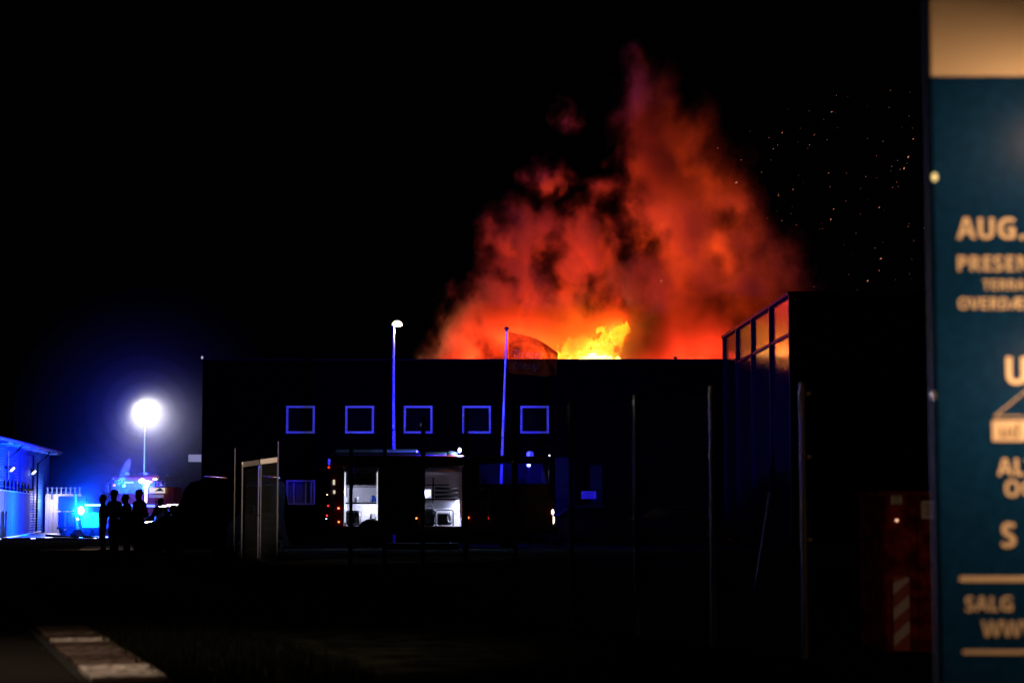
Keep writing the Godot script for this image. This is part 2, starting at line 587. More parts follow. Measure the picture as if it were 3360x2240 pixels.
func burning_building():
	var d := 85.0
	var left := base_at(658, d).x
	var right := base_at(2384, d).x
	var top := 7.72
	var b := thing("industrial_building", "long black two-storey building on fire with five square white-framed upper windows", "building", Vector3((left + right) / 2, 0, -d))
	var w := right - left
	var cx := b.position.x
	var s := new_shape()
	# facade with holes for windows, built from bands
	var up0 := P(1680, 1422, d).y
	var up1 := P(1680, 1331, d).y
	var lo0 := P(1680, 1656, d).y
	var lo1 := P(1680, 1575, d).y
	var holes_up := []
	for x in [935, 1130, 1323, 1516, 1707]:
		holes_up.append([base_at(x, d).x - cx, base_at(x + 95, d).x - cx])
	var holes_lo := [[base_at(937, d).x - cx, base_at(1033, d).x - cx]]
	var bands := [[0.0, lo0, []], [lo0, lo1, holes_lo], [lo1, up0, []], [up0, up1, holes_up], [up1, top, []]]
	for q in bands:
		var x := -w / 2
		for h in q[2] + [[w / 2, w / 2]]:
			if h[0] - x > 0.01:
				add_box(s, Vector3((x + h[0]) / 2, (q[0] + q[1]) / 2, -0.15), Vector3(h[0] - x, q[1] - q[0], 0.3))
			x = h[1]
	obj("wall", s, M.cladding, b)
	s = new_shape()
	add_box(s, Vector3(-w / 2 + 0.15, top / 2 - 0.02, -13.2), Vector3(0.3, top - 0.04, 25.7))
	add_box(s, Vector3(w / 2 - 0.15, top / 2 - 0.02, -13.2), Vector3(0.3, top - 0.04, 25.7))
	add_box(s, Vector3(0, top / 2 - 0.02, -26.2), Vector3(w - 0.7, top - 0.04, 0.3))
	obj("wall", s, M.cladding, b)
	s = new_shape()
	add_box(s, Vector3(0, 6.9, -13.2), Vector3(w - 0.7, 0.3, 25.6))
	var r := obj("roof", s, M.roof, b)
	s = new_shape()
	add_soft_box(s, Vector3(0, top + 0.03, -0.13), Vector3(w + 0.06, 0.06, 0.4), 0.015)
	obj("parapet_cap", s, M.dark_metal, r)
	s = new_shape()
	add_tube(s, [Vector3(base_at(2230, d).x - cx, 7.0, -1.5), Vector3(base_at(2230, d).x - cx, 7.93, -1.5)], [0.05, 0.05], 10)
	add_tube(s, [Vector3(base_at(2230, d).x - cx, 7.93, -1.5), Vector3(base_at(2230, d).x - cx, 7.99, -1.5)], [0.10, 0.10], 10)
	obj("roof_vent", s, M.dark_metal, r)
	# vertical joints of the cladding cassettes
	s = new_shape()
	for k in 17:
		add_box(s, Vector3(-w / 2 + 0.6 + k * 1.31, 6.75, 0.006), Vector3(0.02, 1.7, 0.012))
	var j := obj("cladding_joints", s, M.cladding, b)
	j.set_meta("kind", "stuff")
	for h in holes_up:
		var c := Vector3((h[0] + h[1]) / 2, (up0 + up1) / 2, 0.0)
		var ww: float = h[1] - h[0]
		var hh := up1 - up0
		window(b, c, ww, hh, 0.095, M.dark_glass)
	# the lower window: three lights, with a blind that catches the beacon
	var c := Vector3((holes_lo[0][0] + holes_lo[0][1]) / 2, (lo0 + lo1) / 2, 0.0)
	var ww: float = holes_lo[0][1] - holes_lo[0][0]
	var win := window(b, c, ww, lo1 - lo0, 0.07, M.pane)
	for q in [-0.24, 0.17, 0.36]:
		s = new_shape()
		add_box(s, c + Vector3(q * ww, 0, -0.06), Vector3(0.07, lo1 - lo0 - 0.16, 0.06))
		obj("mullion", s, M.white_frame, win)
	for q in [[-0.37, 0.18, 0.75], [-0.03, 0.34, 0.9], [0.27, 0.1, 0.0]]:
		if q[2] > 0.0:
			s = new_shape()
			for k in 14:
				add_box(s, c + Vector3(q[0] * ww + 0.03, (lo1 - lo0) * (0.44 - 0.065 * k), -0.17), Vector3(q[1] * ww, 0.045, 0.02), Basis(Vector3.RIGHT, 0.5))
			obj("blind", s, M.curtain, win).set_meta("kind", "stuff")
	s = new_shape()
	add_box(s, c + Vector3(0, 0, -0.9), Vector3(ww + 0.6, lo1 - lo0 + 0.4, 0.05))
	obj("room_partition", s, M.curtain, win)
	# doors in a slightly glossier sheet
	for q in [[1822, 1885, 1500, 1776], [1938, 1976, 1525, 1776]]:
		var p0 := P(q[0], q[3], d)
		var p1 := P(q[1], q[2], d)
		s = new_shape()
		var n := 6
		for k in n:
			var y0: float = 0.02 + (p1.y - 0.02) * k / n
			var y1: float = 0.02 + (p1.y - 0.02) * (k + 1) / n
			add_soft_box(s, Vector3((p0.x + p1.x) / 2 - cx, (y0 + y1) / 2, 0.03), Vector3(p1.x - p0.x, y1 - y0 - 0.015, 0.05), 0.01)
		obj("door", s, M.cladding_panel, b)
	# small light at the building's roof corner
	s = new_shape()
	add_ball(s, Vector3(-w / 2 - 0.02, top + 0.12, 0.1), Vector3(0.05, 0.07, 0.05))
	obj("corner_lamp", s, glow(0.9, 0.92, 1.0, 0.35), b)
	# pale sign that sticks out from the corner of the house
	var sg := thing("projecting_sign", "small pale blank lit panel sticking out from the black building's corner", "sign", P(638, 1503, 84.6))
	s = new_shape()
	add_soft_box(s, Vector3.ZERO, Vector3(0.54, 0.31, 0.08), 0.01)
	obj("sign_face", s, glow(0.72, 0.72, 1.0, 0.27), sg)
	s = new_shape()
	add_box(s, Vector3(0.30, 0, -0.1), Vector3(0.07, 0.08, 0.1))
	obj("bracket", s, M.dark_metal, sg)
	# notice on the wall beside the door
	var np := P(1932, 1624, 84.7)
	var nt := thing("notice_sign", "small rectangular notice with dark capitals, lit violet-blue, beside the dark door", "sign", np)
	s = new_shape()
	add_soft_box(s, Vector3.ZERO, Vector3(0.63, 0.32, 0.02), 0.004)
	obj("board", s, mat(0.75, 0.72, 0.75, 0.5), nt)
	words_on(nt, "AFMÆRKET", Vector3(0.0, 0.085, 0.012), 0.06, mat(0.02, 0.02, 0.03), true)
	for k in 2:
		words_on(nt, ["Parkering kun", "for ansatte"][k], Vector3(-0.04, -0.02 - 0.085 * k, 0.012), 0.05, mat(0.06, 0.06, 0.08), true)

func window(b: Node, c: Vector3, w: float, h: float, t: float, glass: Material) -> MeshInstance3D:
	var s := new_shape()
	for q in [[0, h / 2 - t / 2, w, t], [0, -h / 2 + t / 2, w, t], [-w / 2 + t / 2, 0, t, h - 2 * t], [w / 2 - t / 2, 0, t, h - 2 * t]]:
		add_soft_box(s, c + Vector3(q[0], q[1], 0.0), Vector3(q[2], q[3], 0.14), 0.01)
	var f := obj("window", s, M.white_frame, b)
	s = new_shape()
	add_box(s, c + Vector3(0, 0, -0.05), Vector3(w - 2 * t - 0.002, h - 2 * t - 0.002, 0.012))
	obj("pane", s, glass, f)
	return f

func words_on(o: Node, text: String, at: Vector3, cap: float, m: Material, centred := false, bold := true) -> MeshInstance3D:
	# raised lettering whose capitals are `cap` metres tall, starting at `at`
	var f := SystemFont.new()
	f.font_names = PackedStringArray(["Droid Sans"])
	f.font_weight = 700 if bold else 400
	var t := TextMesh.new()
	t.text = text
	t.font = f
	t.font_size = 64
	t.pixel_size = cap / (64.0 * 0.714)
	t.depth = 0.003
	t.curve_step = 2.0
	t.horizontal_alignment = HORIZONTAL_ALIGNMENT_CENTER if centred else HORIZONTAL_ALIGNMENT_LEFT
	t.vertical_alignment = VERTICAL_ALIGNMENT_CENTER
	var i := put("lettering", t, m, o)
	i.position = at
	return i

func corrugated_building():
	# the wall runs from beside the burning house towards the camera; bays of ribbed sheet between posts
	var bays := []
	for x in [2385.0, 2429.0, 2480.0, 2541.0, 2607.0]:
		var d: float = 75567.0 / (x - 1495.8)
		bays.append(base_at(x, d))
	var top := 8.68
	var b := thing("corrugated_building", "tall dark hall with a ribbed metal side wall mirroring the red fire", "building", Vector3(bays[4].x, 0, bays[4].z))
	var o := b.position
	var rail := 7.35
	for k in 4:
		var p0: Vector3 = bays[k] - o
		var p1: Vector3 = bays[k + 1] - o
		var dir := (p1 - p0).normalized()
		var out := Vector3(-1, 0, 0)
		for part in [[0.2, rail - 0.05], [rail + 0.05, top]]:
			if k == 0 and part[0] > 1.0:
				part = [rail - 0.05, top]
			var s := new_shape()
			var y: float = part[0]
			while y < part[1] - 0.02:
				var y1 := minf(y + 0.075, part[1])
				var a := p0 + Vector3(0, y, 0)
				var q := p1 + Vector3(0, y, 0)
				# one rib: a sloping face and its short return
				var mid := y + (y1 - y) * 0.72
				for seg in [[y, 0.0, mid, 0.0014], [mid, 0.0014, y1, 0.0]]:
					quad(s, p0 + Vector3(0, seg[0], 0) + out * seg[1], p1 + Vector3(0, seg[0], 0) + out * seg[1], p1 + Vector3(0, seg[2], 0) + out * seg[3], p0 + Vector3(0, seg[2], 0) + out * seg[3], p0 + Vector3(3, y, 0))
				y = y1
			obj("ribbed_sheet", s, M.sheet_metal, b).set_meta("kind", "stuff")
		var s := new_shape()
		add_box(s, (p0 + p1) / 2 + Vector3(-0.035, top / 2, 0), Vector3(0.02, 0.02, 0.02))
		if k > 0:
			s = new_shape()
			add_bar(s, p0 + Vector3(-0.03, rail, 0) + dir * 0.12, p1 + Vector3(-0.03, rail, 0) - dir * 0.12, 0.09, 0.10)
			obj("rail", s, M.dark_metal, b)
	for k in 5:
		var s := new_shape()
		add_soft_box(s, bays[k] - o + Vector3(-0.04, top / 2, 0.0), Vector3(0.14, top, 0.22 if k < 4 else 0.16), 0.01)
		obj("wall_post", s, M.dark_metal, b)
	var s := new_shape()
	add_bar(s, bays[0] - o + Vector3(-0.03, top + 0.05, -0.2), bays[4] - o + Vector3(-0.03, top + 0.05, 0.1), 0.22, 0.12)
	obj("eaves_trim", s, M.dark_metal, b)
	s = new_shape()
	add_box(s, Vector3(8.0, top / 2, -0.1), Vector3(15.8, top, 0.2))
	obj("wall", s, M.cladding, b)
	s = new_shape()
	add_box(s, Vector3(15.8, top / 2, -10.3), Vector3(0.2, top, 20.0))
	add_box(s, Vector3(8.0, top / 2, -20.4), Vector3(15.8, top, 0.2))
	obj("wall", s, M.cladding, b)
	s = new_shape()
	add_prism(s, [Vector2(0.1, 0), Vector2(15.9, 0), Vector2(15.9, 0.12), Vector2(0.1, 0.12)], -20.4, 0.0, Transform3D(Basis(), Vector3(0, top + 0.01, 0)))
	obj("roof", s, M.roof, b)

func far_building():
	# low ribbed hall at the end of the street, its blue light partly put into the wall colour
	var n0 := base_at(-260, 92.0)
	var n1 := base_at(0, 105.0)
	var n2 := base_at(156, 124.0)
	var dir := (n2 - n1).normalized()
	n0 = n1 - dir * 26.0
	var top := 4.85
	var out := Vector3(-dir.z, 0, dir.x)
	if out.x < 0.0:
		out = -out
	var b := thing("ribbed_hall", "low ribbed metal hall lit and painted bright blue behind the boarded fence", "building", n1)
	var wallm := grained(mat(0.03, 0.2, 0.85, 0.6), speckle(14, 0.02, 0.7, 1.0), 0.3)  # beacon blue put into this colour, gutter and soffit likewise
	var s := new_shape()
	var y := 0.0
	while y < top:
		for seg in [[y, 0.0, y + 0.11, 0.03], [y + 0.11, 0.03, y + 0.15, 0.0]]:
			var a := n0 - n1
			var q := n2 - n1
			quad(s, a + Vector3(0, seg[0], 0) + out * seg[1], q + Vector3(0, seg[0], 0) + out * seg[1], q + Vector3(0, seg[2], 0) + out * seg[3], a + Vector3(0, seg[2], 0) + out * seg[3], (a + q) / 2 - out * 4 + Vector3(0, y, 0))
		y += 0.15
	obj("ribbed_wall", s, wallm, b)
	s = new_shape()
	var e := n2 - n1
	quad(s, e, e - out * 12, e - out * 12 + Vector3(0, top, 0), e + Vector3(0, top, 0), e - dir * 2)
	obj("end_wall", s, M.cladding, b)
	# roof with an overhang and a gutter
	s = new_shape()
	add_box(s, (n0 - n1 + e) / 2 - out * 5.6 + Vector3(0, top + 0.11, 0), Vector3(12.6, 0.16, (n2 - n0).length() + 0.4), Basis(out, Vector3.UP, dir * -1.0))
	var roof := obj("roof", s, mat(0.04, 0.05, 0.08, 0.8), b)
	s = new_shape()
	add_tube(s, [n0 - n1 + out * 0.76 + Vector3(0, top + 0.1, 0), e + out * 0.76 + Vector3(0, top + 0.1, 0)], [0.09, 0.09], 8)
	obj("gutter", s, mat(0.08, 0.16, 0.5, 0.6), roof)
	# soffit boards, cyan light painted on in between the rafters
	for k in 7:
		s = new_shape()
		var c := dir * (-1.5 + k * 3.3) + out * 0.36 + Vector3(0, top - 0.03, 0)
		add_box(s, c, Vector3(0.66, 0.08, 1.5), Basis(out, Vector3.UP, dir * -1.0))
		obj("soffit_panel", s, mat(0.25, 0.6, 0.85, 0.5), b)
	# downpipes
	for q in [2.3, 14.0]:
		s = new_shape()
		var g = dir * q
		add_tube(s, [g + out * 0.7 + Vector3(0, top, 0), g + out * 0.55 + Vector3(0, top - 0.25, 0), g + out * 0.16 + Vector3(0, top - 0.75, 0) - dir * 1.2, g + out * 0.14 + Vector3(0, 0, 0) - dir * 1.2], [0.06, 0.06, 0.06, 0.06], 8)
		obj("downpipe", s, M.dark_metal, b)
	# a recessed door panel
	s = new_shape()
	var pc := dir * 9.0 + out * 0.04
	add_soft_box(s, pc + Vector3(0, 3.55, 0), Vector3(0.05, 1.9, 4.6), 0.01, Basis(out, Vector3.UP, dir * -1.0))
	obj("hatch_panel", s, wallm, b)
	s = new_shape()
	add_box(s, pc + Vector3(0, 2.53, 0) + out * 0.05, Vector3(0.16, 0.12, 4.9), Basis(out, Vector3.UP, dir * -1.0))
	add_box(s, pc + Vector3(0, 3.55, 0) + dir * 2.4 + out * 0.03, Vector3(0.1, 2.0, 0.12), Basis(out, Vector3.UP, dir * -1.0))
	obj("hatch_frame", s, M.dark_metal, b)
	# two hooded wall lamps with white lenses
	for q in [[38, 1540, 106.0], [109, 1550, 115.5]]:
		var wl := P(q[0], q[1], q[2]) - n1
		s = new_shape()
		add_tube(s, [wl + Vector3(-0.4, 0.12, 0), wl + Vector3(-0.1, 0.06, 0)], [0.05, 0.16], 10)
		var h := obj("wall_lamp", s, M.dark_metal, b)
		s = new_shape()
		add_soft_box(s, wl + Vector3(0.02, 0, 0.03), Vector3(0.30, 0.10, 0.14), 0.03, Basis(Vector3.BACK, 0.75))
		obj("lamp_lens", s, glow(1.0, 1.0, 0.95, 2.5), h)
		lamp(wl + Vector3(0.12, -0.12, 0.1), Color(0.75, 0.9, 1), 0.06, 0.03, b)

# ------------------------------------------------------------------ fire

func fire():
	# tongues of flame on the roof behind the parapet: each a grown shape that glows, with its own light
	var hot := glow(1.0, 0.66, 0.16, 6.0)
	var tongue := glow(1.0, 0.36, 0.012, 2.0)
	var specs := [[1938, 1186, 97.0, 52, 18, hot, "low white-hot flame rising above the roof edge", 1], [2018, 1092, 97.4, 30, 24, tongue, "ragged yellow flame torn free above the white-hot flame", 2], [1866, 1196, 97.4, 44, 30, tongue, "broad yellow flame beside the flag's free edge", 3], [1985, 1150, 98.0, 34, 30, tongue, "yellow flame licking up between the white-hot and the torn flame", 5], [1905, 1135, 98.2, 40, 26, tongue, "yellow flame above the broad flame by the flag", 6], [2200, 1226, 99.0, 60, 26, glow(1.0, 0.07, 0.012, 1.6), "low flame near the roof vent", 4]]
	for q in specs:
		var c := P(q[0], q[1], q[2])
		var rx: float = q[3] * q[2] / FOCAL
		var ry: float = q[4] * q[2] / FOCAL
		var step := 0.045
		var n := Vector3i(int(rx * 4.2 / step) + 2, int(ry * 5.4 / step) + 2, int(rx * 3.0 / step) + 2)
		var lo := c - Vector3(n) * step / 2
		var S := PackedFloat32Array()
		S.resize(n.x * n.y * n.z)
		var f := FastNoiseLite.new()
		f.seed = q[7]
		f.frequency = 1.5
		f.fractal_octaves = 4
		f.domain_warp_enabled = true
		f.domain_warp_amplitude = 0.35
		f.domain_warp_frequency = 1.2
		for k in n.z:
			for j in n.y:
				for i in n.x:
					var p := lo + Vector3(i, j, k) * step
					var v := (p - c) / Vector3(rx, ry, rx * 0.8)
					v.x -= 0.45 * v.y
					var rim := mini(mini(mini(i, n.x - 1 - i), mini(j, n.y - 1 - j)), mini(k, n.z - 1 - k))
					S[(k * n.y + j) * n.x + i] = -9.0 if rim < 1 else 1.0 - v.length() - 0.35 * maxf(v.y, 0.0) + 2.7 * f.get_noise_3d(p.x, p.y * 0.7, p.z)
		var root := thing("flame", q[6], "flame", c)
		var mi := put("flame_tongue", grow(S, n, lo - c, step, 0.1), q[5], root)
	# the fire's light, plus fill lights added in and behind the smoke
	var yellow := lin(1.0, 0.072, 0.012)
	var red := lin(1.0, 0.045, 0.026)
	for q in [[1935, 1180, 97.6, 185.0, lin(1.0, 0.095, 0.008), 0.35], [2015, 1095, 98.4, 26.0, yellow, 0.25], [1850, 1195, 97.6, 95.0, lin(1.0, 0.095, 0.01), 0.5], [1745, 1205, 97.4, 28.0, yellow, 0.6], [2180, 1225, 97.0, 42.0, red, 1.0], [1690, 1215, 96.8, 54.0, red, 1.0], [1550, 1215, 97.0, 26.0, red, 1.0], [2320, 1225, 96.8, 38.0, red, 1.0], [1790, 1000, 101.0, 34.0, red, 1.2], [1700, 790, 101.5, 15.0, lin(1.0, 0.065, 0.03), 1.2], [1925, 840, 101.8, 22.0, red, 1.2], [2240, 820, 103.5, 58.0, lin(1.0, 0.08, 0.016), 1.0], [2200, 500, 104.8, 3.0, lin(1.0, 0.08, 0.012), 1.0]]:
		lamp(P(q[0], q[1], q[2]), q[4], q[3], q[5], self, "fire_and_fill_light")

func smoke():
	var step := 0.13
	var lo := Vector3(-6.4, 7.0, -104.5)
	var n := Vector3i(182, 160, 85)
	var S := PackedFloat32Array()
	S.resize(n.x * n.y * n.z)
	S.fill(-9.0)
	# billows: where in the picture, how far away, radius in the photograph's pixels, stretch in height, weight
	var billows := [
		[1470, 1185, 98, 75, 0.9, 0.75], [1530, 1150, 98, 85, 1.0, 0.95], [1600, 1080, 98, 100, 1.0, 1.05], [1680, 1050, 98, 115, 1.0, 1.05], [1780, 1080, 98, 130, 1.0, 1.05], [1880, 1100, 98.5, 130, 1.0, 1.0],
		[1980, 1090, 99, 130, 1.0, 1.0], [2090, 1120, 98, 120, 1.0, 1.0], [2200, 1130, 98, 120, 1.0, 1.0], [2310, 1130, 98, 110, 1.0, 1.0], [2380, 1140, 98, 80, 1.0, 0.9],
		[1690, 970, 98, 70, 1.3, 1.0], [1680, 870, 98, 65, 1.3, 0.95], [1705, 775, 98, 78, 1.0, 1.05], [1775, 745, 98, 58, 0.9, 0.9], [1750, 870, 99, 50, 1.2, 0.65],
		[1865, 985, 99, 62, 1.4, 1.0], [1885, 880, 99, 50, 1.5, 1.05], [1920, 790, 99, 66, 1.3, 1.15], [1965, 840, 99, 58, 1.1, 0.85],
		[2020, 960, 98, 70, 1.3, 0.6], [2095, 890, 98, 75, 1.2, 0.6], [2140, 980, 97.5, 110, 1.2, 0.85], [2115, 1150, 95.3, 80, 1.0, 1.4], [2150, 1070, 95.6, 80, 1.1, 1.2], [2170, 1150, 96.4, 80, 1.0, 1.4],  # densest billows added to block the flames' reflection in the ribbed sheet
		[2250, 1020, 100, 120, 1.2, 0.9], [2290, 900, 100, 120, 1.2, 0.95], [2255, 770, 100, 105, 1.3, 1.0], [2215, 650, 100, 115, 1.3, 1.05], [2180, 540, 100, 105, 1.3, 1.0], [2155, 430, 100.5, 92, 1.3, 0.95], [2130, 330, 101, 80, 1.3, 0.9], [2112, 250, 101, 60, 1.4, 0.7], [2100, 190, 101, 42, 1.4, 0.45],
		[2400, 820, 101, 150, 1.2, 0.62], [2370, 660, 101, 140, 1.2, 0.48], [2250, 460, 102, 120, 1.3, 0.48], [2320, 560, 102, 130, 1.2, 0.42], [2450, 960, 100, 130, 1.2, 0.8], [2540, 930, 101, 120, 1.2, 0.75], [2200, 340, 102, 90, 1.3, 0.35],
		[1800, 590, 100, 85, 0.8, 0.36], [2000, 615, 100, 85, 0.5, 0.42], [1870, 370, 101, 80, 0.9, 0.02]]
	for q in billows:
		var c := P(q[0], q[1], q[2])
		var r: float = q[3] * q[2] / FOCAL
		var ry: float = r * q[4]
		var rz: float = r * 1.15
		var a0 := Vector3i(((c - Vector3(r, ry, rz) * 2.0 - lo) / step).floor()).clamp(Vector3i.ONE, n - Vector3i(2, 2, 2))
		var a1 := Vector3i(((c + Vector3(r, ry, rz) * 2.0 - lo) / step).ceil()).clamp(Vector3i.ONE, n - Vector3i(2, 2, 2))
		var w: float = q[5]
		for k in range(a0.z, a1.z + 1):
			var dz: float = (lo.z + k * step - c.z) / rz
			for j in range(a0.y, a1.y + 1):
				var dy: float = (lo.y + j * step - c.y) / ry
				var dd := dz * dz + dy * dy
				var at: int = (k * n.y + j) * n.x
				for i in range(a0.x, a1.x + 1):
					var dx: float = (lo.x + i * step - c.x) / r
					var v: float = w - sqrt(dx * dx + dd)
					if v > S[at + i]:
						S[at + i] = v
	var swirl := FastNoiseLite.new()
	swirl.seed = 11
	swirl.noise_type = FastNoiseLite.TYPE_SIMPLEX_SMOOTH
	swirl.frequency = 0.5
	swirl.fractal_octaves = 5
	swirl.fractal_gain = 0.6
	swirl.domain_warp_enabled = true
	swirl.domain_warp_amplitude = 1.0
	swirl.domain_warp_frequency = 0.3
	swirl.domain_warp_fractal_octaves = 3
	for k in range(1, n.z - 1):
		for j in range(1, n.y - 1):
			var at: int = (k * n.y + j) * n.x
			for i in range(1, n.x - 1):
				if S[at + i] > -1.1:
					S[at + i] += (2.1 - 1.0 * smoothstep(5.0, 8.0, lo.x + i * step)) * swirl.get_noise_3d(lo.x + i * step, (lo.y + j * step) * 0.8, lo.z + k * step)
	var root := thing("smoke_plume", "towering billows of smoke glowing red and orange above the burning building's roof", "smoke", P(2000, 1180, 99))
	for lv in [[-0.5, 0.012], [-0.22, 0.03], [0.0, 0.07], [0.18, 0.13], [0.36, 0.22], [0.58, 0.34], [0.82, 0.5]]:
		var mi := put("smoke_layer", grow(S, n, lo - root.position, step, lv[0]), null, root)
		var fm := FogMaterial.new()
		fm.density = lv[1]
		fm.albedo = Color(0.92, 0.85, 0.58)
		mi.material_override = fm
		mi.set_meta("kind", "stuff")

func sparks():
	var s := new_shape()
	add_box(s, Vector3.ZERO, Vector3(1, 1, 1))
	s.generate_normals()
	var mm := MultiMesh.new()
	mm.transform_format = MultiMesh.TRANSFORM_3D
	mm.mesh = s.commit()
	var list := []
	for k in 330:
		var x := dice.randf_range(1950, 3040)
		var y := dice.randf_range(250, 1150)
		# they rise from the fire and drift off with the wind
		var drift := (x - 1950.0) / 1100.0
		if y > 1180.0 - drift * 250.0 or y < 950.0 - 760.0 * (drift + 0.25) or dice.randf() > 0.35 + 0.6 * drift:
			continue
		var c := P(x, y, dice.randf_range(92, 97))
		var l := dice.randf_range(0.008, 0.026) * (2.2 if dice.randf() < 0.1 else 0.8)
		list.append(Transform3D(Basis(Vector3.BACK, dice.randf_range(0.2, 1.2)) * Basis.from_scale(Vector3(l * 1.7, l * 0.7, l * 0.7)), c))
	mm.instance_count = list.size()
	for k in list.size():
		mm.set_instance_transform(k, list[k])
	var o := MultiMeshInstance3D.new()
	o.name = "flame_sparks"
	o.multimesh = mm
	o.material_override = glow(1.0, 0.34, 0.15, 0.8)
	o.set_meta("kind", "stuff")
	tag(o, "glowing sparks drifting from the fire into the dark sky", "sparks")
	add_child(o)

# ------------------------------------------------------------------ lamp and flag

func yard_lamp():
	var d := 76.0
	var top := P(1290, 1066, d)
	var o := thing("street_lamp", "slim pale lamp post with a lit mushroom head before the black building", "street lamp", Vector3(top.x + 0.02, 0, -d))
	var s := new_shape()
	add_tube(s, [Vector3(0.04, 0, 0), Vector3(0.03, 3.0, 0), Vector3(0, 5.5, 0), Vector3(0, top.y - 0.02, 0)], [0.075, 0.07, 0.055, 0.042], 14)
	obj("post", s, mat(0.62, 0.6, 0.62, 0.5), o)
	for y in [3.9, 4.35]:
		s = new_shape()
		add_tube(s, [Vector3(0.02, y, 0), Vector3(0.02, y + 0.03, 0)], [0.072, 0.072], 14)
		obj("band", s, M.dark_metal, o)
	s = new_shape()
	var hc := Vector3(0.13, top.y, 0)
	add_lathe(s, hc, [Vector2(0.0, -0.02), Vector2(0.205, -0.01), Vector2(0.2, 0.05), Vector2(0.15, 0.125), Vector2(0.08, 0.165), Vector2(0.0, 0.175)], 20)
	var head := obj("lamp_head", s, glow(1.0, 0.85, 0.62, 2.3), o)
	s = new_shape()
	add_lathe(s, hc, [Vector2(0.0, -0.05), Vector2(0.215, -0.045), Vector2(0.215, -0.021), Vector2(0.0, -0.02)], 20)
	obj("lamp_rim", s, M.white_paint, head)
	lamp(hc + Vector3(0.06, -0.14, 0.08), Color(1, 0.9, 0.8), 2.4, 0.06, o)

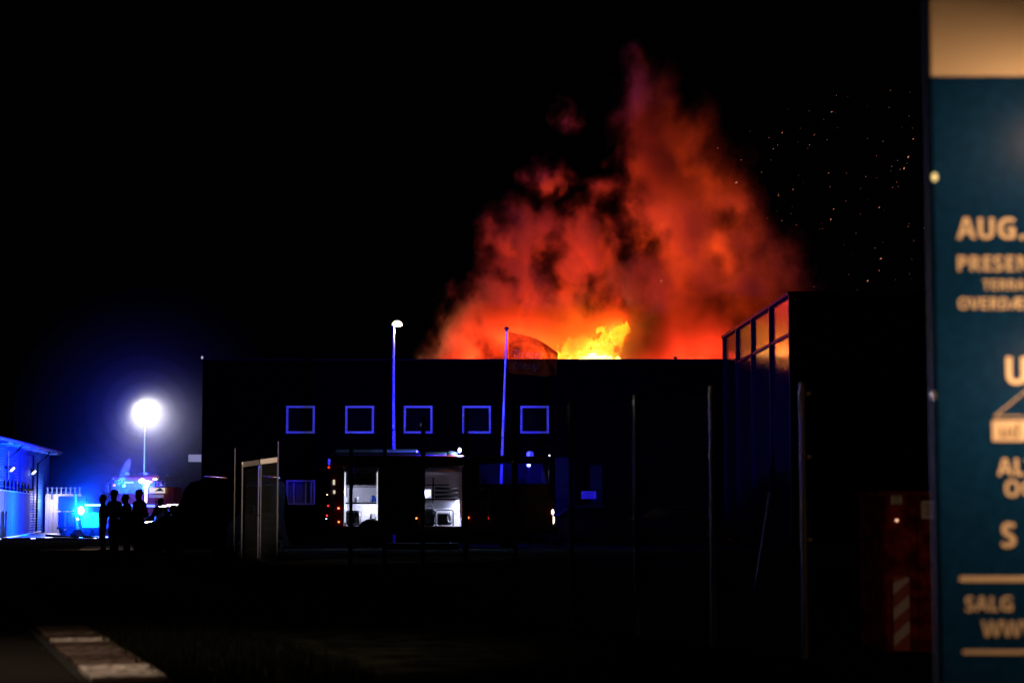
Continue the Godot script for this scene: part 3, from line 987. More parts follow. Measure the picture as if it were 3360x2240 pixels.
func flag():
	var d := 77.0
	var top := P(1662, 1084, d)
	var foot := P(1645, 1560, d)
	var lean := (top - foot) / (top.y - foot.y)
	var base := top - lean * top.y
	var o := thing("flagpole", "tall slender flagpole with a dark ball cap behind the fire engine's cab", "flagpole", base)
	var s := new_shape()
	add_tube(s, [Vector3.ZERO, lean * 3.5, lean * 6.0, top - base], [0.06, 0.052, 0.042, 0.034], 14)
	obj("pole", s, mat(0.7, 0.7, 0.7, 0.45), o)
	s = new_shape()
	add_lathe(s, top - base, [Vector2(0.0, -0.03), Vector2(0.05, -0.03), Vector2(0.045, 0.03), Vector2(0.1, 0.05), Vector2(0.095, 0.1), Vector2(0.05, 0.14), Vector2(0.0, 0.15)], 16)
	obj("cap", s, M.plastic_dark, o)
	for y in [3.4, 4.1, 4.75]:
		s = new_shape()
		add_tube(s, [lean * y, lean * (y + 0.03)], [0.062, 0.062], 12)
		obj("halyard_clamp", s, M.dark_metal, o)
	# the flag: a sheet with folds, its print a computed texture
	var img := Image.create(512, 384, false, Image.FORMAT_RGBA8)
	var crease := FastNoiseLite.new()
	crease.seed = 4
	crease.frequency = 0.012
	crease.fractal_octaves = 3
	for y in 384:
		for x in 512:
			var r := Vector2(x - 175.0, (y - 230.0) * 1.12).length()
			var c := Color(0.5, 0.24, 0.05, 0.72)
			if r > 150.0 and r < 190.0 and y < 230 and x < 340:
				c = Color(0.62, 0.36, 0.06, 0.64)
			elif r <= 150.0:
				c = Color(0.42, 0.2, 0.03, 0.70)
			# dark folds painted in as extra opacity, along the top towards the fly and in one slanting fold
			var fold := clampf(1.0 - absf(x - 330.0 - y * 0.35 + 30.0 * crease.get_noise_2d(x, y)) / 26.0, 0.0, 1.0) * 0.2 + clampf(1.0 - y / 95.0, 0.0, 1.0) * clampf((x - 190.0) / 160.0, 0.0, 1.0) * 0.3 + 0.06 * crease.get_noise_2d(x * 2.0, y * 0.6)
			c.a = clampf(c.a + fold, 0.0, 0.95)
			img.set_pixel(x, y, c)
	var cloth := matte(mat(1, 1, 1, 0.95))
	cloth.albedo_color = Color(1.0, 0.9, 0.55, 1.0)
	cloth.albedo_texture = ImageTexture.create_from_image(img)
	cloth.transparency = BaseMaterial3D.TRANSPARENCY_ALPHA
	cloth.cull_mode = BaseMaterial3D.CULL_DISABLED
	cloth.backlight_enabled = true
	cloth.backlight = Color(0.85, 0.5, 0.4)
	var edge := [Vector2(1669, 1088), Vector2(1700, 1096), Vector2(1735, 1103), Vector2(1765, 1113), Vector2(1792, 1128), Vector2(1812, 1146), Vector2(1832, 1158)]
	var low := [Vector2(1668, 1222), Vector2(1698, 1229), Vector2(1732, 1230), Vector2(1764, 1232), Vector2(1790, 1236), Vector2(1812, 1233), Vector2(1824, 1228)]
	var f := SurfaceTool.new()
	f.begin(Mesh.PRIMITIVE_TRIANGLES)
	f.set_smooth_group(0)
	var at := func(u: float, v: float) -> Vector3:
		var k := minf(u * 6.0, 5.999)
		var a: Vector2 = edge[int(k)].lerp(edge[int(k) + 1], k - int(k))
		var b: Vector2 = low[int(k)].lerp(low[int(k) + 1], k - int(k))
		var m := a.lerp(b, v)
		var fold := 0.16 * sin(u * 9.0 + v * 2.2) * u + 0.12 * sin(u * 17.0 - v * 6.0) * u * (1.0 - v * 0.4) + 0.05 * sin(v * 11.0 + u * 4.0)
		return P(m.x, m.y + 4.0 * sin(u * 14.0) * v * u, d) + Vector3(0, 0, fold)
	for i in 40:
		for j in 24:
			for q in [[0, 0], [1, 0], [1, 1], [0, 0], [1, 1], [0, 1]]:
				var u: float = (i + q[0]) / 40.0
				var v: float = (j + q[1]) / 24.0
				f.set_uv(Vector2(u, v))
				f.add_vertex(at.call(u, v))
	f.generate_normals()
	var flagn := Node3D.new()
	flagn.name = "flag"
	add_child(flagn)
	tag(flagn, "dark translucent flag reading Green, flying from the flagpole before the fire", "flag")
	put("cloth", f.commit(), cloth, flagn)
	# the print: raised a hair above the cloth on the side that faces us
	var ink := matte(mat(0.8, 0.5, 0.1, 0.9))
	ink.transparency = BaseMaterial3D.TRANSPARENCY_ALPHA
	ink.albedo_color.a = 0.15
	var t := words_on(flagn, "Green", P(1682, 1160, d) + Vector3(0, 0, 0.14), 0.33, ink, false, false)
	t.rotation = Vector3(0, 0.08, -0.06)
	ink = ink.duplicate()
	ink.albedo_color.a = 0.03
	t = words_on(flagn, "Energi", P(1682, 1199, d) + Vector3(0, 0, 0.14), 0.26, ink, false, false)
	t.rotation = Vector3(0, 0.08, -0.03)

# ------------------------------------------------------------------ fire engines

func wheel(parent: Node, c: Vector3, r: float, w: float, face := 1.0):
	var s := new_shape()
	add_tube(s, [c - Vector3(0, 0, w / 2), c - Vector3(0, 0, w / 2 - 0.03), c + Vector3(0, 0, w / 2 - 0.03), c + Vector3(0, 0, w / 2)], [r * 0.93, r, r, r * 0.93], 24)
	var t := obj("wheel", s, M.rubber, parent)
	s = new_shape()
	add_tube(s, [c + Vector3(0, 0, face * (w / 2 - 0.02)), c + Vector3(0, 0, face * (w / 2 + 0.015))], [r * 0.62, r * 0.55], 20)
	add_tube(s, [c + Vector3(0, 0, face * (w / 2 + 0.014)), c + Vector3(0, 0, face * (w / 2 + 0.05))], [r * 0.25, r * 0.2], 12)
	obj("rim", s, M.dark_metal, t)

func fire_engine(label: String, at: Vector3, turn: float, open: bool) -> Node3D:
	# local x runs from the rear (0) to the front (7.8), z towards the side with the lockers
	var o := thing("fire_engine", label, "fire engine", at, turn)
	var s := new_shape()
	add_soft_box(s, Vector3(3.9, 0.62, -1.25), Vector3(7.5, 0.3, 2.1), 0.02)
	obj("chassis", s, M.plastic_dark, o)
	# the equipment body: floor, roof, far wall and the uprights between the lockers
	var doors := [[0.54, 1.74], [1.86, 3.12], [3.26, 4.62]]
	var y0 := 0.74
	var y1 := 2.78
	s = new_shape()
	add_soft_box(s, Vector3(2.42, 3.0, -1.25), Vector3(4.82, 0.42, 2.5), 0.04)
	add_box(s, Vector3(2.42, 0.70, -1.25), Vector3(4.8, 0.08, 2.46))
	add_box(s, Vector3(2.42, 1.76, -2.44), Vector3(4.8, 2.06, 0.06))
	add_box(s, Vector3(0.28, 1.76, -1.24), Vector3(0.5, 2.05, 2.46))
	for q in [1.80, 3.19]:
		add_box(s, Vector3(q, 1.76, -0.66), Vector3(0.12, 2.05, 1.3))
	add_box(s, Vector3(4.73, 1.76, -1.24), Vector3(0.2, 2.05, 2.46))
	add_box(s, Vector3(2.42, 1.76, -1.34), Vector3(4.5, 2.05, 0.05))
	obj("body", s, M.engine_red, o)
	for k in 3:
		var q: Array = doors[k]
		var lift: float = y1 - 0.16 if open and k != 1 else y0
		s = new_shape()
		var y := lift
		while y < y1 - 0.01:
			add_box(s, Vector3((q[0] + q[1]) / 2, y + 0.03, -0.03), Vector3(q[1] - q[0] - 0.03, 0.052, 0.03))
			y += 0.06
		var sh := obj("roller_shutter", s, M.aluminium if k != 1 else M.dark_metal, o)
		sh.set_meta("kind", "stuff")
		if open and k != 1:
			locker(o, q[0], q[1], y0, y1, k)
	# cab
	s = new_shape()
	var prof := [Vector2(4.86, 0.62), Vector2(4.86, 3.12), Vector2(5.0, 3.2), Vector2(7.2, 3.16), Vector2(7.5, 3.02), Vector2(7.74, 2.0), Vector2(7.78, 1.5), Vector2(7.78, 0.62)]
	# pillars and panels round the glass, so that one sees through the cab
	for z in [[-0.06, 0.0], [-2.5, -2.44]]:
		add_prism(s, [Vector2(4.86, 0.62), Vector2(7.78, 0.62), Vector2(7.78, 1.5), Vector2(7.70, 2.22), Vector2(4.86, 2.22)], z[0], z[1])
		add_prism(s, [Vector2(4.86, 2.96), Vector2(7.52, 2.96), Vector2(7.2, 3.16), Vector2(5.0, 3.2), Vector2(4.86, 3.12)], z[0], z[1])
		add_prism(s, [Vector2(4.86, 2.22), Vector2(5.2, 2.22), Vector2(5.2, 2.96), Vector2(4.86, 2.96)], z[0], z[1])
		add_prism(s, [Vector2(6.36, 2.22), Vector2(6.54, 2.22), Vector2(6.54, 2.96), Vector2(6.36, 2.96)], z[0], z[1])
		add_prism(s, [Vector2(7.60, 2.22), Vector2(7.70, 2.22), Vector2(7.53, 2.96), Vector2(7.43, 2.96)], z[0], z[1])
	add_box(s, Vector3(6.1, 3.1, -1.25), Vector3(2.3, 0.16, 2.38))
	add_box(s, Vector3(6.3, 0.66, -1.25), Vector3(2.9, 0.1, 2.36))
	add_box(s, Vector3(7.74, 1.3, -1.25), Vector3(0.09, 1.3, 2.36))
	add_box(s, Vector3(7.70, 2.05, -1.25), Vector3(0.08, 0.3, 2.36), Basis(Vector3.BACK, 0.1))
	add_box(s, Vector3(7.36, 3.06, -1.25), Vector3(0.34, 0.2, 2.36), Basis(Vector3.BACK, -0.4))
	var cab := obj("cab", s, M.engine_red, o)
	s = new_shape()
	add_box(s, Vector3(4.92, 1.9, -1.25), Vector3(0.06, 2.4, 2.36))
	obj("rear_wall", s, M.plastic_dark, cab)
	for q in [[5.35, 5.9], [6.7, 7.2]]:
		for z in [-0.65, -1.85]:
			s = new_shape()
			add_soft_box(s, Vector3(q[0] + 0.1, 1.75, z), Vector3(0.14, 0.9, 0.5), 0.04)
			add_soft_box(s, Vector3(q[0] + 0.3, 1.3, z), Vector3(0.5, 0.14, 0.5), 0.04)
			add_soft_box(s, Vector3(q[0] + 0.08, 2.34, z), Vector3(0.1, 0.22, 0.28), 0.04)
			obj("seat", s, M.plastic_dark, cab)
	for z in [-0.03, -2.47]:
		for q in [[5.2, 6.36, 6.36, 5.2], [6.54, 7.60, 7.43, 6.54]]:
			s = new_shape()
			add_prism(s, [Vector2(q[0] + 0.003, 2.223), Vector2(q[1] - 0.003, 2.223), Vector2(q[2] - 0.003, 2.957), Vector2(q[3] + 0.003, 2.957)], z - 0.004, z + 0.004)
			obj("side_window", s, M.pane, cab)
	s = new_shape()
	add_prism(s, [Vector2(7.66, 2.22), Vector2(7.69, 2.22), Vector2(7.52, 2.95), Vector2(7.49, 2.95)], -2.34, -0.16)
	obj("windscreen", s, M.pane, cab)
	# band along the side and the front
	for q in [[Vector3(6.3, 1.58, 0.006), Vector3(2.86, 0.13, 0.01)], [Vector3(7.80, 1.58, -1.25), Vector3(0.012, 0.14, 2.3)]]:
		s = new_shape()
		add_box(s, q[0], q[1])
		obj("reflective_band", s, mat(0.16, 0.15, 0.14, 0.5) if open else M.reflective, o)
	s = new_shape()
	add_soft_box(s, Vector3(7.86, 0.62, -1.25), Vector3(0.22, 0.36, 2.5), 0.05)
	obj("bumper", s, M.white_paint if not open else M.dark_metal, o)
	for k in 5:
		s = new_shape()
		add_box(s, Vector3(7.795, 0.95 + k * 0.1, -1.25), Vector3(0.02, 0.05, 1.5))
		obj("grille_bar", s, M.plastic_dark, o)
	for z in [-0.3, -2.2]:
		s = new_shape()
		add_ball(s, Vector3(7.80, 0.98, z), Vector3(0.05, 0.14, 0.17))
		obj("headlight", s, M.warm_lamp if open else M.dark_glass, o)
	for x in [1.0, 6.2]:
		wheel(o, Vector3(x if x > 2 else 1.5, 0.52, -0.18), 0.5, 0.3)
		wheel(o, Vector3(x if x > 2 else 1.5, 0.52, -2.32), 0.5, 0.3, -1.0)
	# mirrors on arms
	for z in [0.2, -2.7]:
		s = new_shape()
		add_soft_box(s, Vector3(7.66, 2.5, z), Vector3(0.1, 0.42, 0.2), 0.03)
		add_tube(s, [Vector3(7.5, 2.85, z * 0.7 - 0.2), Vector3(7.66, 2.78, z)], [0.02, 0.02], 6)
		obj("mirror", s, M.plastic_dark, cab)
	# roof: ladder case, rail and light bar
	s = new_shape()
	add_soft_box(s, Vector3(1.62, 3.34, -0.85), Vector3(2.9, 0.2, 0.5), 0.05)
	obj("ladder_case", s, M.aluminium, o)
	for z in [-0.1, -2.4]:
		s = new_shape()
		add_bar(s, Vector3(0.1, 3.27, z), Vector3(4.1, 3.27, z), 0.05, 0.10)
		obj("roof_rail", s, M.aluminium, o)
	s = new_shape()
	add_ball(s, Vector3(4.27, 3.26, -0.5), Vector3(0.22, 0.12, 0.2))
	obj("roof_dome", s, M.plastic_dark, o)
	for z in [-0.75, -1.75]:
		s = new_shape()
		add_tube(s, [Vector3(7.0, 3.18, z), Vector3(7.0, 3.2, z), Vector3(7.0, 3.33, z), Vector3(7.0, 3.37, z)], [0.14, 0.13, 0.12, 0.05], 14)
		obj("beacon", s, M.blue_dim, o)
	return o

func locker(o: Node3D, x0: float, x1: float, y0: float, y1: float, k: int):
	# white lining, a shelf, a light strip up each side of the opening
	var w := x1 - x0
	var c := (x0 + x1) / 2
	var s := new_shape()
	add_box(s, Vector3(c, (y0 + y1) / 2, -1.30), Vector3(w - 0.01, y1 - y0, 0.02))
	add_box(s, Vector3(x0 + 0.012, (y0 + y1) / 2, -0.68), Vector3(0.02, y1 - y0, 1.2))
	add_box(s, Vector3(x1 - 0.012, (y0 + y1) / 2, -0.68), Vector3(0.02, y1 - y0, 1.2))
	add_box(s, Vector3(c, y0 + 0.012, -0.68), Vector3(w - 0.06, 0.02, 1.2))
	var lining := obj("locker_lining", s, mat(0.62, 0.62, 0.66, 0.6), o)
	for x in [x0 + 0.045, x1 - 0.045]:
		s = new_shape()
		add_box(s, Vector3(x, (y0 + y1) / 2, -0.085), Vector3(0.03, y1 - y0 - 0.3, 0.02))
		obj("lamp_strip", s, glow(0.85, 0.87, 1.0, 1.2), lining)
	s = new_shape()
	if k == 0:
		add_box(s, Vector3(c, 1.56, -0.72), Vector3(w - 0.06, 0.05, 1.1))
		add_box(s, Vector3(c, 2.20, -0.75), Vector3(w - 0.06, 0.03, 1.0))
		add_box(s, Vector3(c, 2.13, -0.4), Vector3(w - 0.2, 0.03, 0.3))
	else:
		add_box(s, Vector3(c, 1.70, -0.85), Vector3(w - 0.06, 0.04, 0.8))
		add_box(s, Vector3(c - 0.2, 2.2, -0.95), Vector3(w - 0.5, 0.04, 0.6))
		add_box(s, Vector3(x0 + 0.36, 2.0, -0.5), Vector3(0.02, 0.9, 0.7))
	obj("locker_shelf", s, M.dark_metal, lining)
	lamp(Vector3(x1 - 0.13, 1.35, -0.28), Color(0.86, 0.87, 1), 3.2, 0.12, lining)
	lamp(Vector3(x0 + 0.14, 1.95, -0.30), Color(0.86, 0.87, 1), 0.7, 0.12, lining)

func on_engine(o: Node3D, called: String, label: String, category: String, at: Vector3) -> Node3D:
	return thing(called, label, category, o.transform * at, o.rotation.y)

func fire_engine_here():
	var d := 69.0
	var at := base_at(1075, d)
	var o := fire_engine("big fire engine seen side-on in the yard with two lit open lockers", at, 0.0, true)
	# its small lamps
	var marks := [[1366, 1700, M.amber, 0.035, "marker_lamp"], [1537, 1698, M.amber, 0.035, "marker_lamp"], [1603, 1700, M.red_lamp, 0.02, "marker_lamp"], [1803, 1494, M.warm_lamp, 0.025, "marker_lamp"],
		[1110, 1667, M.red_strong, 0.035, "tail_lamp"], [1111, 1712, M.amber, 0.03, "tail_lamp"], [1078, 1533, M.red_lamp, 0.04, "tail_lamp"], [1076, 1659, M.red_lamp, 0.035, "tail_lamp"], [1072, 1691, M.red_lamp, 0.035, "tail_lamp"], [1070, 1702, M.blue_lamp, 0.018, "tail_lamp"], [1073, 1622, M.warm_lamp, 0.018, "tail_lamp"]]
	for q in marks:
		var p: Vector3 = P(q[0], q[1], d - 0.04) - at
		var s := new_shape()
		add_ball(s, p, Vector3(1, 1, 0.6) * q[3], 5, 8)
		obj(q[4], s, q[2], o)
	var s := new_shape()
	add_ball(s, P(1814, 1680, d) - at, Vector3(0.05, 0.10, 0.06))
	obj("side_headlight", s, glow(1.0, 0.9, 0.78, 3.5), o)
	# blue strobe, and a plate whose reflective stripes glow to look lit
	s = new_shape()
	add_soft_box(s, P(1079, 1515, d) - at, Vector3(0.07, 0.22, 0.07), 0.02)
	obj("rear_strobe", s, M.blue_dim, o)
	s = new_shape()
	add_box(s, P(1091, 1628, d - 0.03) - at, Vector3(0.16, 1.05, 0.05))
	obj("rear_plate", s, mat(0.30, 0.26, 0.33, 0.5), o)
	for q in [[1095, 1582, 0.17], [1096, 1614, 0.11]]:
		s = new_shape()
		add_box(s, P(q[0], q[1], d - 0.07) - at, Vector3(0.07, q[2], 0.02))
		obj("rear_stripe_glow", s, glow(1.0, 0.85, 0.6, 0.75), o)
	# trim: handle, hand rail, rail of the open door
	s = new_shape()
	add_tube(s, [P(1571, 1604, d - 0.05) - at, P(1601, 1605, d - 0.05) - at], [0.03, 0.012], 8)
	obj("handle", s, M.chrome, o)
	s = new_shape()
	add_tube(s, [P(1603, 1597, d - 0.06) - at, P(1603, 1697, d - 0.06) - at], [0.012, 0.012], 8)
	obj("hand_rail", s, M.chrome, o)
	s = new_shape()
	add_box(s, P(1511, 1616, d - 0.05) - at, Vector3(0.05, 1.72, 0.07))
	obj("shutter_rail", s, mat(0.85, 0.85, 0.9, 0.35), o)
	# white lamp and blue beacon on the roof, both at work
	s = new_shape()
	add_ball(s, P(1508, 1477, d + 0.06) - at, Vector3(0.055, 0.085, 0.055))
	obj("beacon_lamp", s, glow(0.55, 0.6, 1.0, 14.0), o)
	lamp(P(1508, 1477, d + 0.06) - at, Color(0.55, 0.75, 1.0), 14.0, 0.05, o, "beacon_light")
	lamp(Vector3((P(1508, 1470, d) - at).x, 3.38, -1.25), Color(0.11, 0.06, 1.0), 175.0, 0.1, o, "beacon_light")
	s = new_shape()
	add_ball(s, P(1735, 1525, d + 3.6) - at, Vector3(0.07, 0.07, 0.07))
	var bl := obj("beacon_lamp", s, glow(0.12, 0.12, 1.0, 40.0), o)
	s = new_shape()
	add_tube(s, [P(1735, 1527, d + 3.6) - at, Vector3((P(1735, 1527, d + 3.6) - at).x, 0.0, -3.6)], [0.02, 0.03], 8)
	obj("beacon_stand", s, M.dark_metal, bl)
	lamp(P(1735, 1525, d + 3.6) - at, Color(0.13, 0.08, 1.0), 15.0, 0.06, o, "beacon_light")
	# things in the lockers
	var t := on_engine(o, "helmet", "blue round helmet on the shelf of the locker nearest the tail lamps", "helmet", P(1225, 1646, d + 0.35) - at)
	s = new_shape()
	add_lathe(s, Vector3.ZERO, [Vector2(0.12, 0.0), Vector2(0.125, 0.02), Vector2(0.11, 0.03), Vector2(0.108, 0.1), Vector2(0.085, 0.17), Vector2(0.045, 0.215), Vector2(0.0, 0.225)], 18)
	obj("shell", s, mat(0.01, 0.09, 0.6, 0.35), t)
	t = on_engine(o, "hose_pump", "dark pump with pipes in the bottom of the locker with the blue helmet", "pump", Vector3(0.86, 0.765, -0.55))
	s = new_shape()
	add_soft_box(s, Vector3(0, 0.28, 0), Vector3(0.5, 0.52, 0.5), 0.05)
	obj("housing", s, M.plastic_dark, t)
	for q in [Vector2(-0.12, 0.4), Vector2(0.12, 0.4), Vector2(0.0, 0.18)]:
		s = new_shape()
		add_tube(s, [Vector3(q.x, q.y, 0.24), Vector3(q.x, q.y, 0.34), Vector3(q.x, q.y, 0.36)], [0.07, 0.07, 0.085], 14)
		obj("outlet", s, M.dark_metal, t)
	for q in [[1.47, 0.77, -0.5, 0.16, "coiled dark hose on the floor of the locker with the blue helmet"], [1.52, 0.99, -0.55, 0.10, "smaller dark hose coil lying on top of the bigger coil"]]:
		t = on_engine(o, "hose_coil", q[4], "hose", Vector3(q[0], q[1], q[2]))
		s = new_shape()
		var turns := []
		var rad := []
		for k in 60:
			var a := k * 0.42
			turns.append(Vector3(cos(a) * q[3] * (1.0 - k * 0.004), 0.03 + k * 0.0028, sin(a) * q[3] * (1.0 - k * 0.004)))
			rad.append(0.024)
		add_tube(s, turns, rad, 6)
		obj("hose", s, M.plastic_dark, t)
	t = on_engine(o, "nozzle_rack", "row of dark nozzles on the shelf beside the blue helmet", "nozzles", Vector3(0.74, 1.59, -0.45))
	for k in 5:
		s = new_shape()
		var x := -0.12 + k * 0.1
		add_tube(s, [Vector3(x, 0, 0), Vector3(x, 0.1, 0), Vector3(x, 0.16 + 0.03 * (k % 3), 0)], [0.045, 0.035, 0.02], 10)
		obj("nozzle", s, M.plastic_dark if k % 2 else M.aluminium, t)
	t = on_engine(o, "breathing_sets", "dark upright gear packed above the shelf in the locker with the blue helmet", "gear", Vector3(1.12, 2.22, -0.6))
	s = new_shape()
	for k in 6:
		add_tube(s, [Vector3(-0.42 + k * 0.16, 0.01, 0), Vector3(-0.42 + k * 0.16, 0.38, 0), Vector3(-0.42 + k * 0.16, 0.45, 0)], [0.07, 0.07, 0.03], 10)
	obj("bottles", s, M.dark_cloth, t)
	# the locker beside the cab
	t = on_engine(o, "generator", "black generator with a round handle frame under the white case", "generator", Vector3(4.02, 0.765, -0.40))
	s = new_shape()
	add_soft_box(s, Vector3(0, 0.24, 0), Vector3(0.5, 0.42, 0.42), 0.05)
	obj("engine_block", s, M.plastic_dark, t)
	for z in [-0.22, 0.24]:
		s = new_shape()
		add_tube(s, [Vector3(-0.3, 0, z), Vector3(-0.3, 0.5, z), Vector3(-0.25, 0.56, z), Vector3(0.24, 0.56, z), Vector3(0.3, 0.5, z), Vector3(0.3, 0, z)], [0.016, 0.016, 0.016, 0.016, 0.016, 0.016], 8)
		obj("frame", s, M.dark_metal, t)
	s = new_shape()
	var ring := []
	var rr := []
	for k in 15:
		ring.append(Vector3(0.19 + cos(TAU * k / 14) * 0.07, 0.3 + sin(TAU * k / 14) * 0.16, 0.25))
		rr.append(0.015)
	add_tube(s, ring, rr, 6, false)
	obj("handle", s, M.aluminium, t)
	t = on_engine(o, "white_case", "wide white case with a red edge above the black generator", "case", Vector3(4.02, 1.36, -0.5))
	s = new_shape()
	add_soft_box(s, Vector3(0, 0.15, 0), Vector3(0.84, 0.30, 0.5), 0.03)
	obj("shell", s, mat(0.6, 0.63, 0.72, 0.5), t)
	s = new_shape()
	add_box(s, Vector3(0.1, 0.312, 0.2), Vector3(0.5, 0.012, 0.06))
	obj("red_trim", s, mat(0.6, 0.02, 0.02, 0.5), t)
	for k in 3:
		t = on_engine(o, "suction_hose", ["topmost of three dark hoses lying across the locker beside the cab", "middle one of three dark hoses lying across the locker beside the cab", "lowest of three dark hoses lying across the locker beside the cab"][k], "hose", Vector3(4.1, 2.06 - k * 0.13, -0.45))
		s = new_shape()
		add_tube(s, [Vector3(-0.42, 0.02 - 0.02 * k, 0), Vector3(0, 0.0, 0.02), Vector3(0.34, 0.04 - 0.03 * k, 0.03)], [0.05, 0.042, 0.02], 10)
		obj("hose", s, M.plastic_dark, t)
	t = on_engine(o, "small_white_box", "small white box on the upper shelf of the locker beside the cab", "box", Vector3(3.44, 1.72, -0.5))
	s = new_shape()
	add_soft_box(s, Vector3(0, 0.16, 0), Vector3(0.27, 0.32, 0.4), 0.02)
	obj("shell", s, mat(0.7, 0.72, 0.78, 0.5), t)
	t = on_engine(o, "tool_bag", "dark tool bag on the floor below the small white box", "bag", Vector3(3.5, 0.765, -0.45))
	s = new_shape()
	add_soft_box(s, Vector3(0, 0.3, 0), Vector3(0.36, 0.6, 0.4), 0.08)
	obj("bag", s, M.dark_cloth, t)
	s = new_shape()
	add_tube(s, [Vector3(-0.1, 0.58, 0.1), Vector3(-0.08, 0.70, 0.1), Vector3(0.08, 0.70, 0.1), Vector3(0.1, 0.58, 0.1)], [0.012, 0.012, 0.012, 0.012], 6)
	obj("handle", s, M.plastic_dark, t)
	s = new_shape()
	add_box(s, Vector3(4.1, y_of(1545) , -0.12), Vector3(0.46, 0.03, 0.02))
	obj("amber_strip", s, glow(1.0, 0.2, 0.08, 0.7), o)

func y_of(py: float) -> float:
	return P(1680, py, 69.0).y

func car(called: String, label: String, category: String, at: Vector3, turn: float, prof: Array, glass: Array, width: float, wheels: Array, paint: Material, group := "") -> Node3D:
	# prof: outline of the body from the side; glass: outline of the windows' band
	var o := thing(called, label, category, at, turn, group)
	var s := new_shape()
	var secs := []
	for q in [[-1.0, 0.94, 0.05], [-0.96, 0.985, 0.02], [-0.86, 1.0, 0.0], [0.86, 1.0, 0.0], [0.96, 0.985, 0.02], [1.0, 0.94, 0.05]]:
		var sec := []
		for p in prof:
			var z: float = q[0] * width / 2
			# the sides lean in above the waist
			if p.y > 0.95:
				z *= 1.0 - 0.14 * (p.y - 0.95)
			sec.append(Vector3(p.x * lerpf(1.0, q[1], 0.5), 0.3 + (p.y - 0.3) * q[1], z))
		secs.append(sec)
	var poly := PackedVector2Array(prof)
	var t := Geometry2D.triangulate_polygon(poly)
	for k in secs.size() - 1:
		for i in prof.size():
			var j := (i + 1) % prof.size()
			var mid2 := (poly[i] + poly[j]) / 2
			var nrm := Vector2(poly[j].y - poly[i].y, poly[i].x - poly[j].x).normalized()
			if Geometry2D.is_point_in_polygon(mid2 + nrm * 0.01, poly):
				nrm = -nrm
			var inn: Vector3 = (secs[k][i] + secs[k + 1][j]) / 2 - Vector3(nrm.x, nrm.y, (0.6 if k > 2 else -0.6) if k != 2 else 0.0)
			quad(s, secs[k][i], secs[k][j], secs[k + 1][j], secs[k + 1][i], inn)
	for e in [0, secs.size() - 1]:
		for k in range(0, t.size(), 3):
			tri(s, secs[e][t[k]], secs[e][t[k + 1]], secs[e][t[k + 2]], Vector3(0, 0.8, 0))
	obj("body", s, paint, o)
	for side in [-1.0, 1.0]:
		s = new_shape()
		var z: float = side * width / 2
		var sec := []
		for p in glass:
			sec.append(Vector2(p.x, p.y))
		add_prism(s, sec, z * 0.90, z * 0.965 + side * 0.012)
		obj("side_window", s, M.dark_glass, o)
		for x in wheels:
			wheel(o, Vector3(x, 0.33, side * (width / 2 - 0.12)), 0.33, 0.22, side)
	return o

func yard_cars():
	var prof := [Vector2(-2.1, 0.3), Vector2(-2.15, 0.75), Vector2(-2.0, 0.98), Vector2(-1.5, 1.05), Vector2(-0.9, 1.42), Vector2(-0.1, 1.5), Vector2(0.6, 1.46), Vector2(1.3, 1.02), Vector2(2.0, 0.86), Vector2(2.15, 0.62), Vector2(2.1, 0.3)]
	var glass := [Vector2(-1.35, 1.04), Vector2(-0.85, 1.37), Vector2(0.55, 1.40), Vector2(1.1, 1.04)]
	for q in [[1935, 74.0, 0.06, "dark parked car below the violet notice, nearer the fire engine"], [2220, 75.0, -0.05, "dark parked car with an orange glint along its roof, nearer the tall hall"]]:
		var c := car("parked_car", q[3], "car", base_at(q[0], q[1]), q[2], prof, glass, 1.78, [-1.35, 1.35], M.black_paint, "cars parked before the black building")
		for z in [-0.6, 0.6]:
			var s := new_shape()
			add_soft_box(s, Vector3(2.1, 0.72, z), Vector3(0.12, 0.14, 0.34), 0.03)
			obj("headlight", s, M.chrome, c)
		for z in [-0.55, 0.55]:
			var s := new_shape()
			add_tube(s, [Vector3(-0.8, 1.5, z), Vector3(-0.7, 1.55, z), Vector3(0.4, 1.57, z), Vector3(0.5, 1.5, z)], [0.02, 0.02, 0.02, 0.02], 6)
			obj("roof_rail", s, M.chrome, c)

# ------------------------------------------------------------------ fence and gate

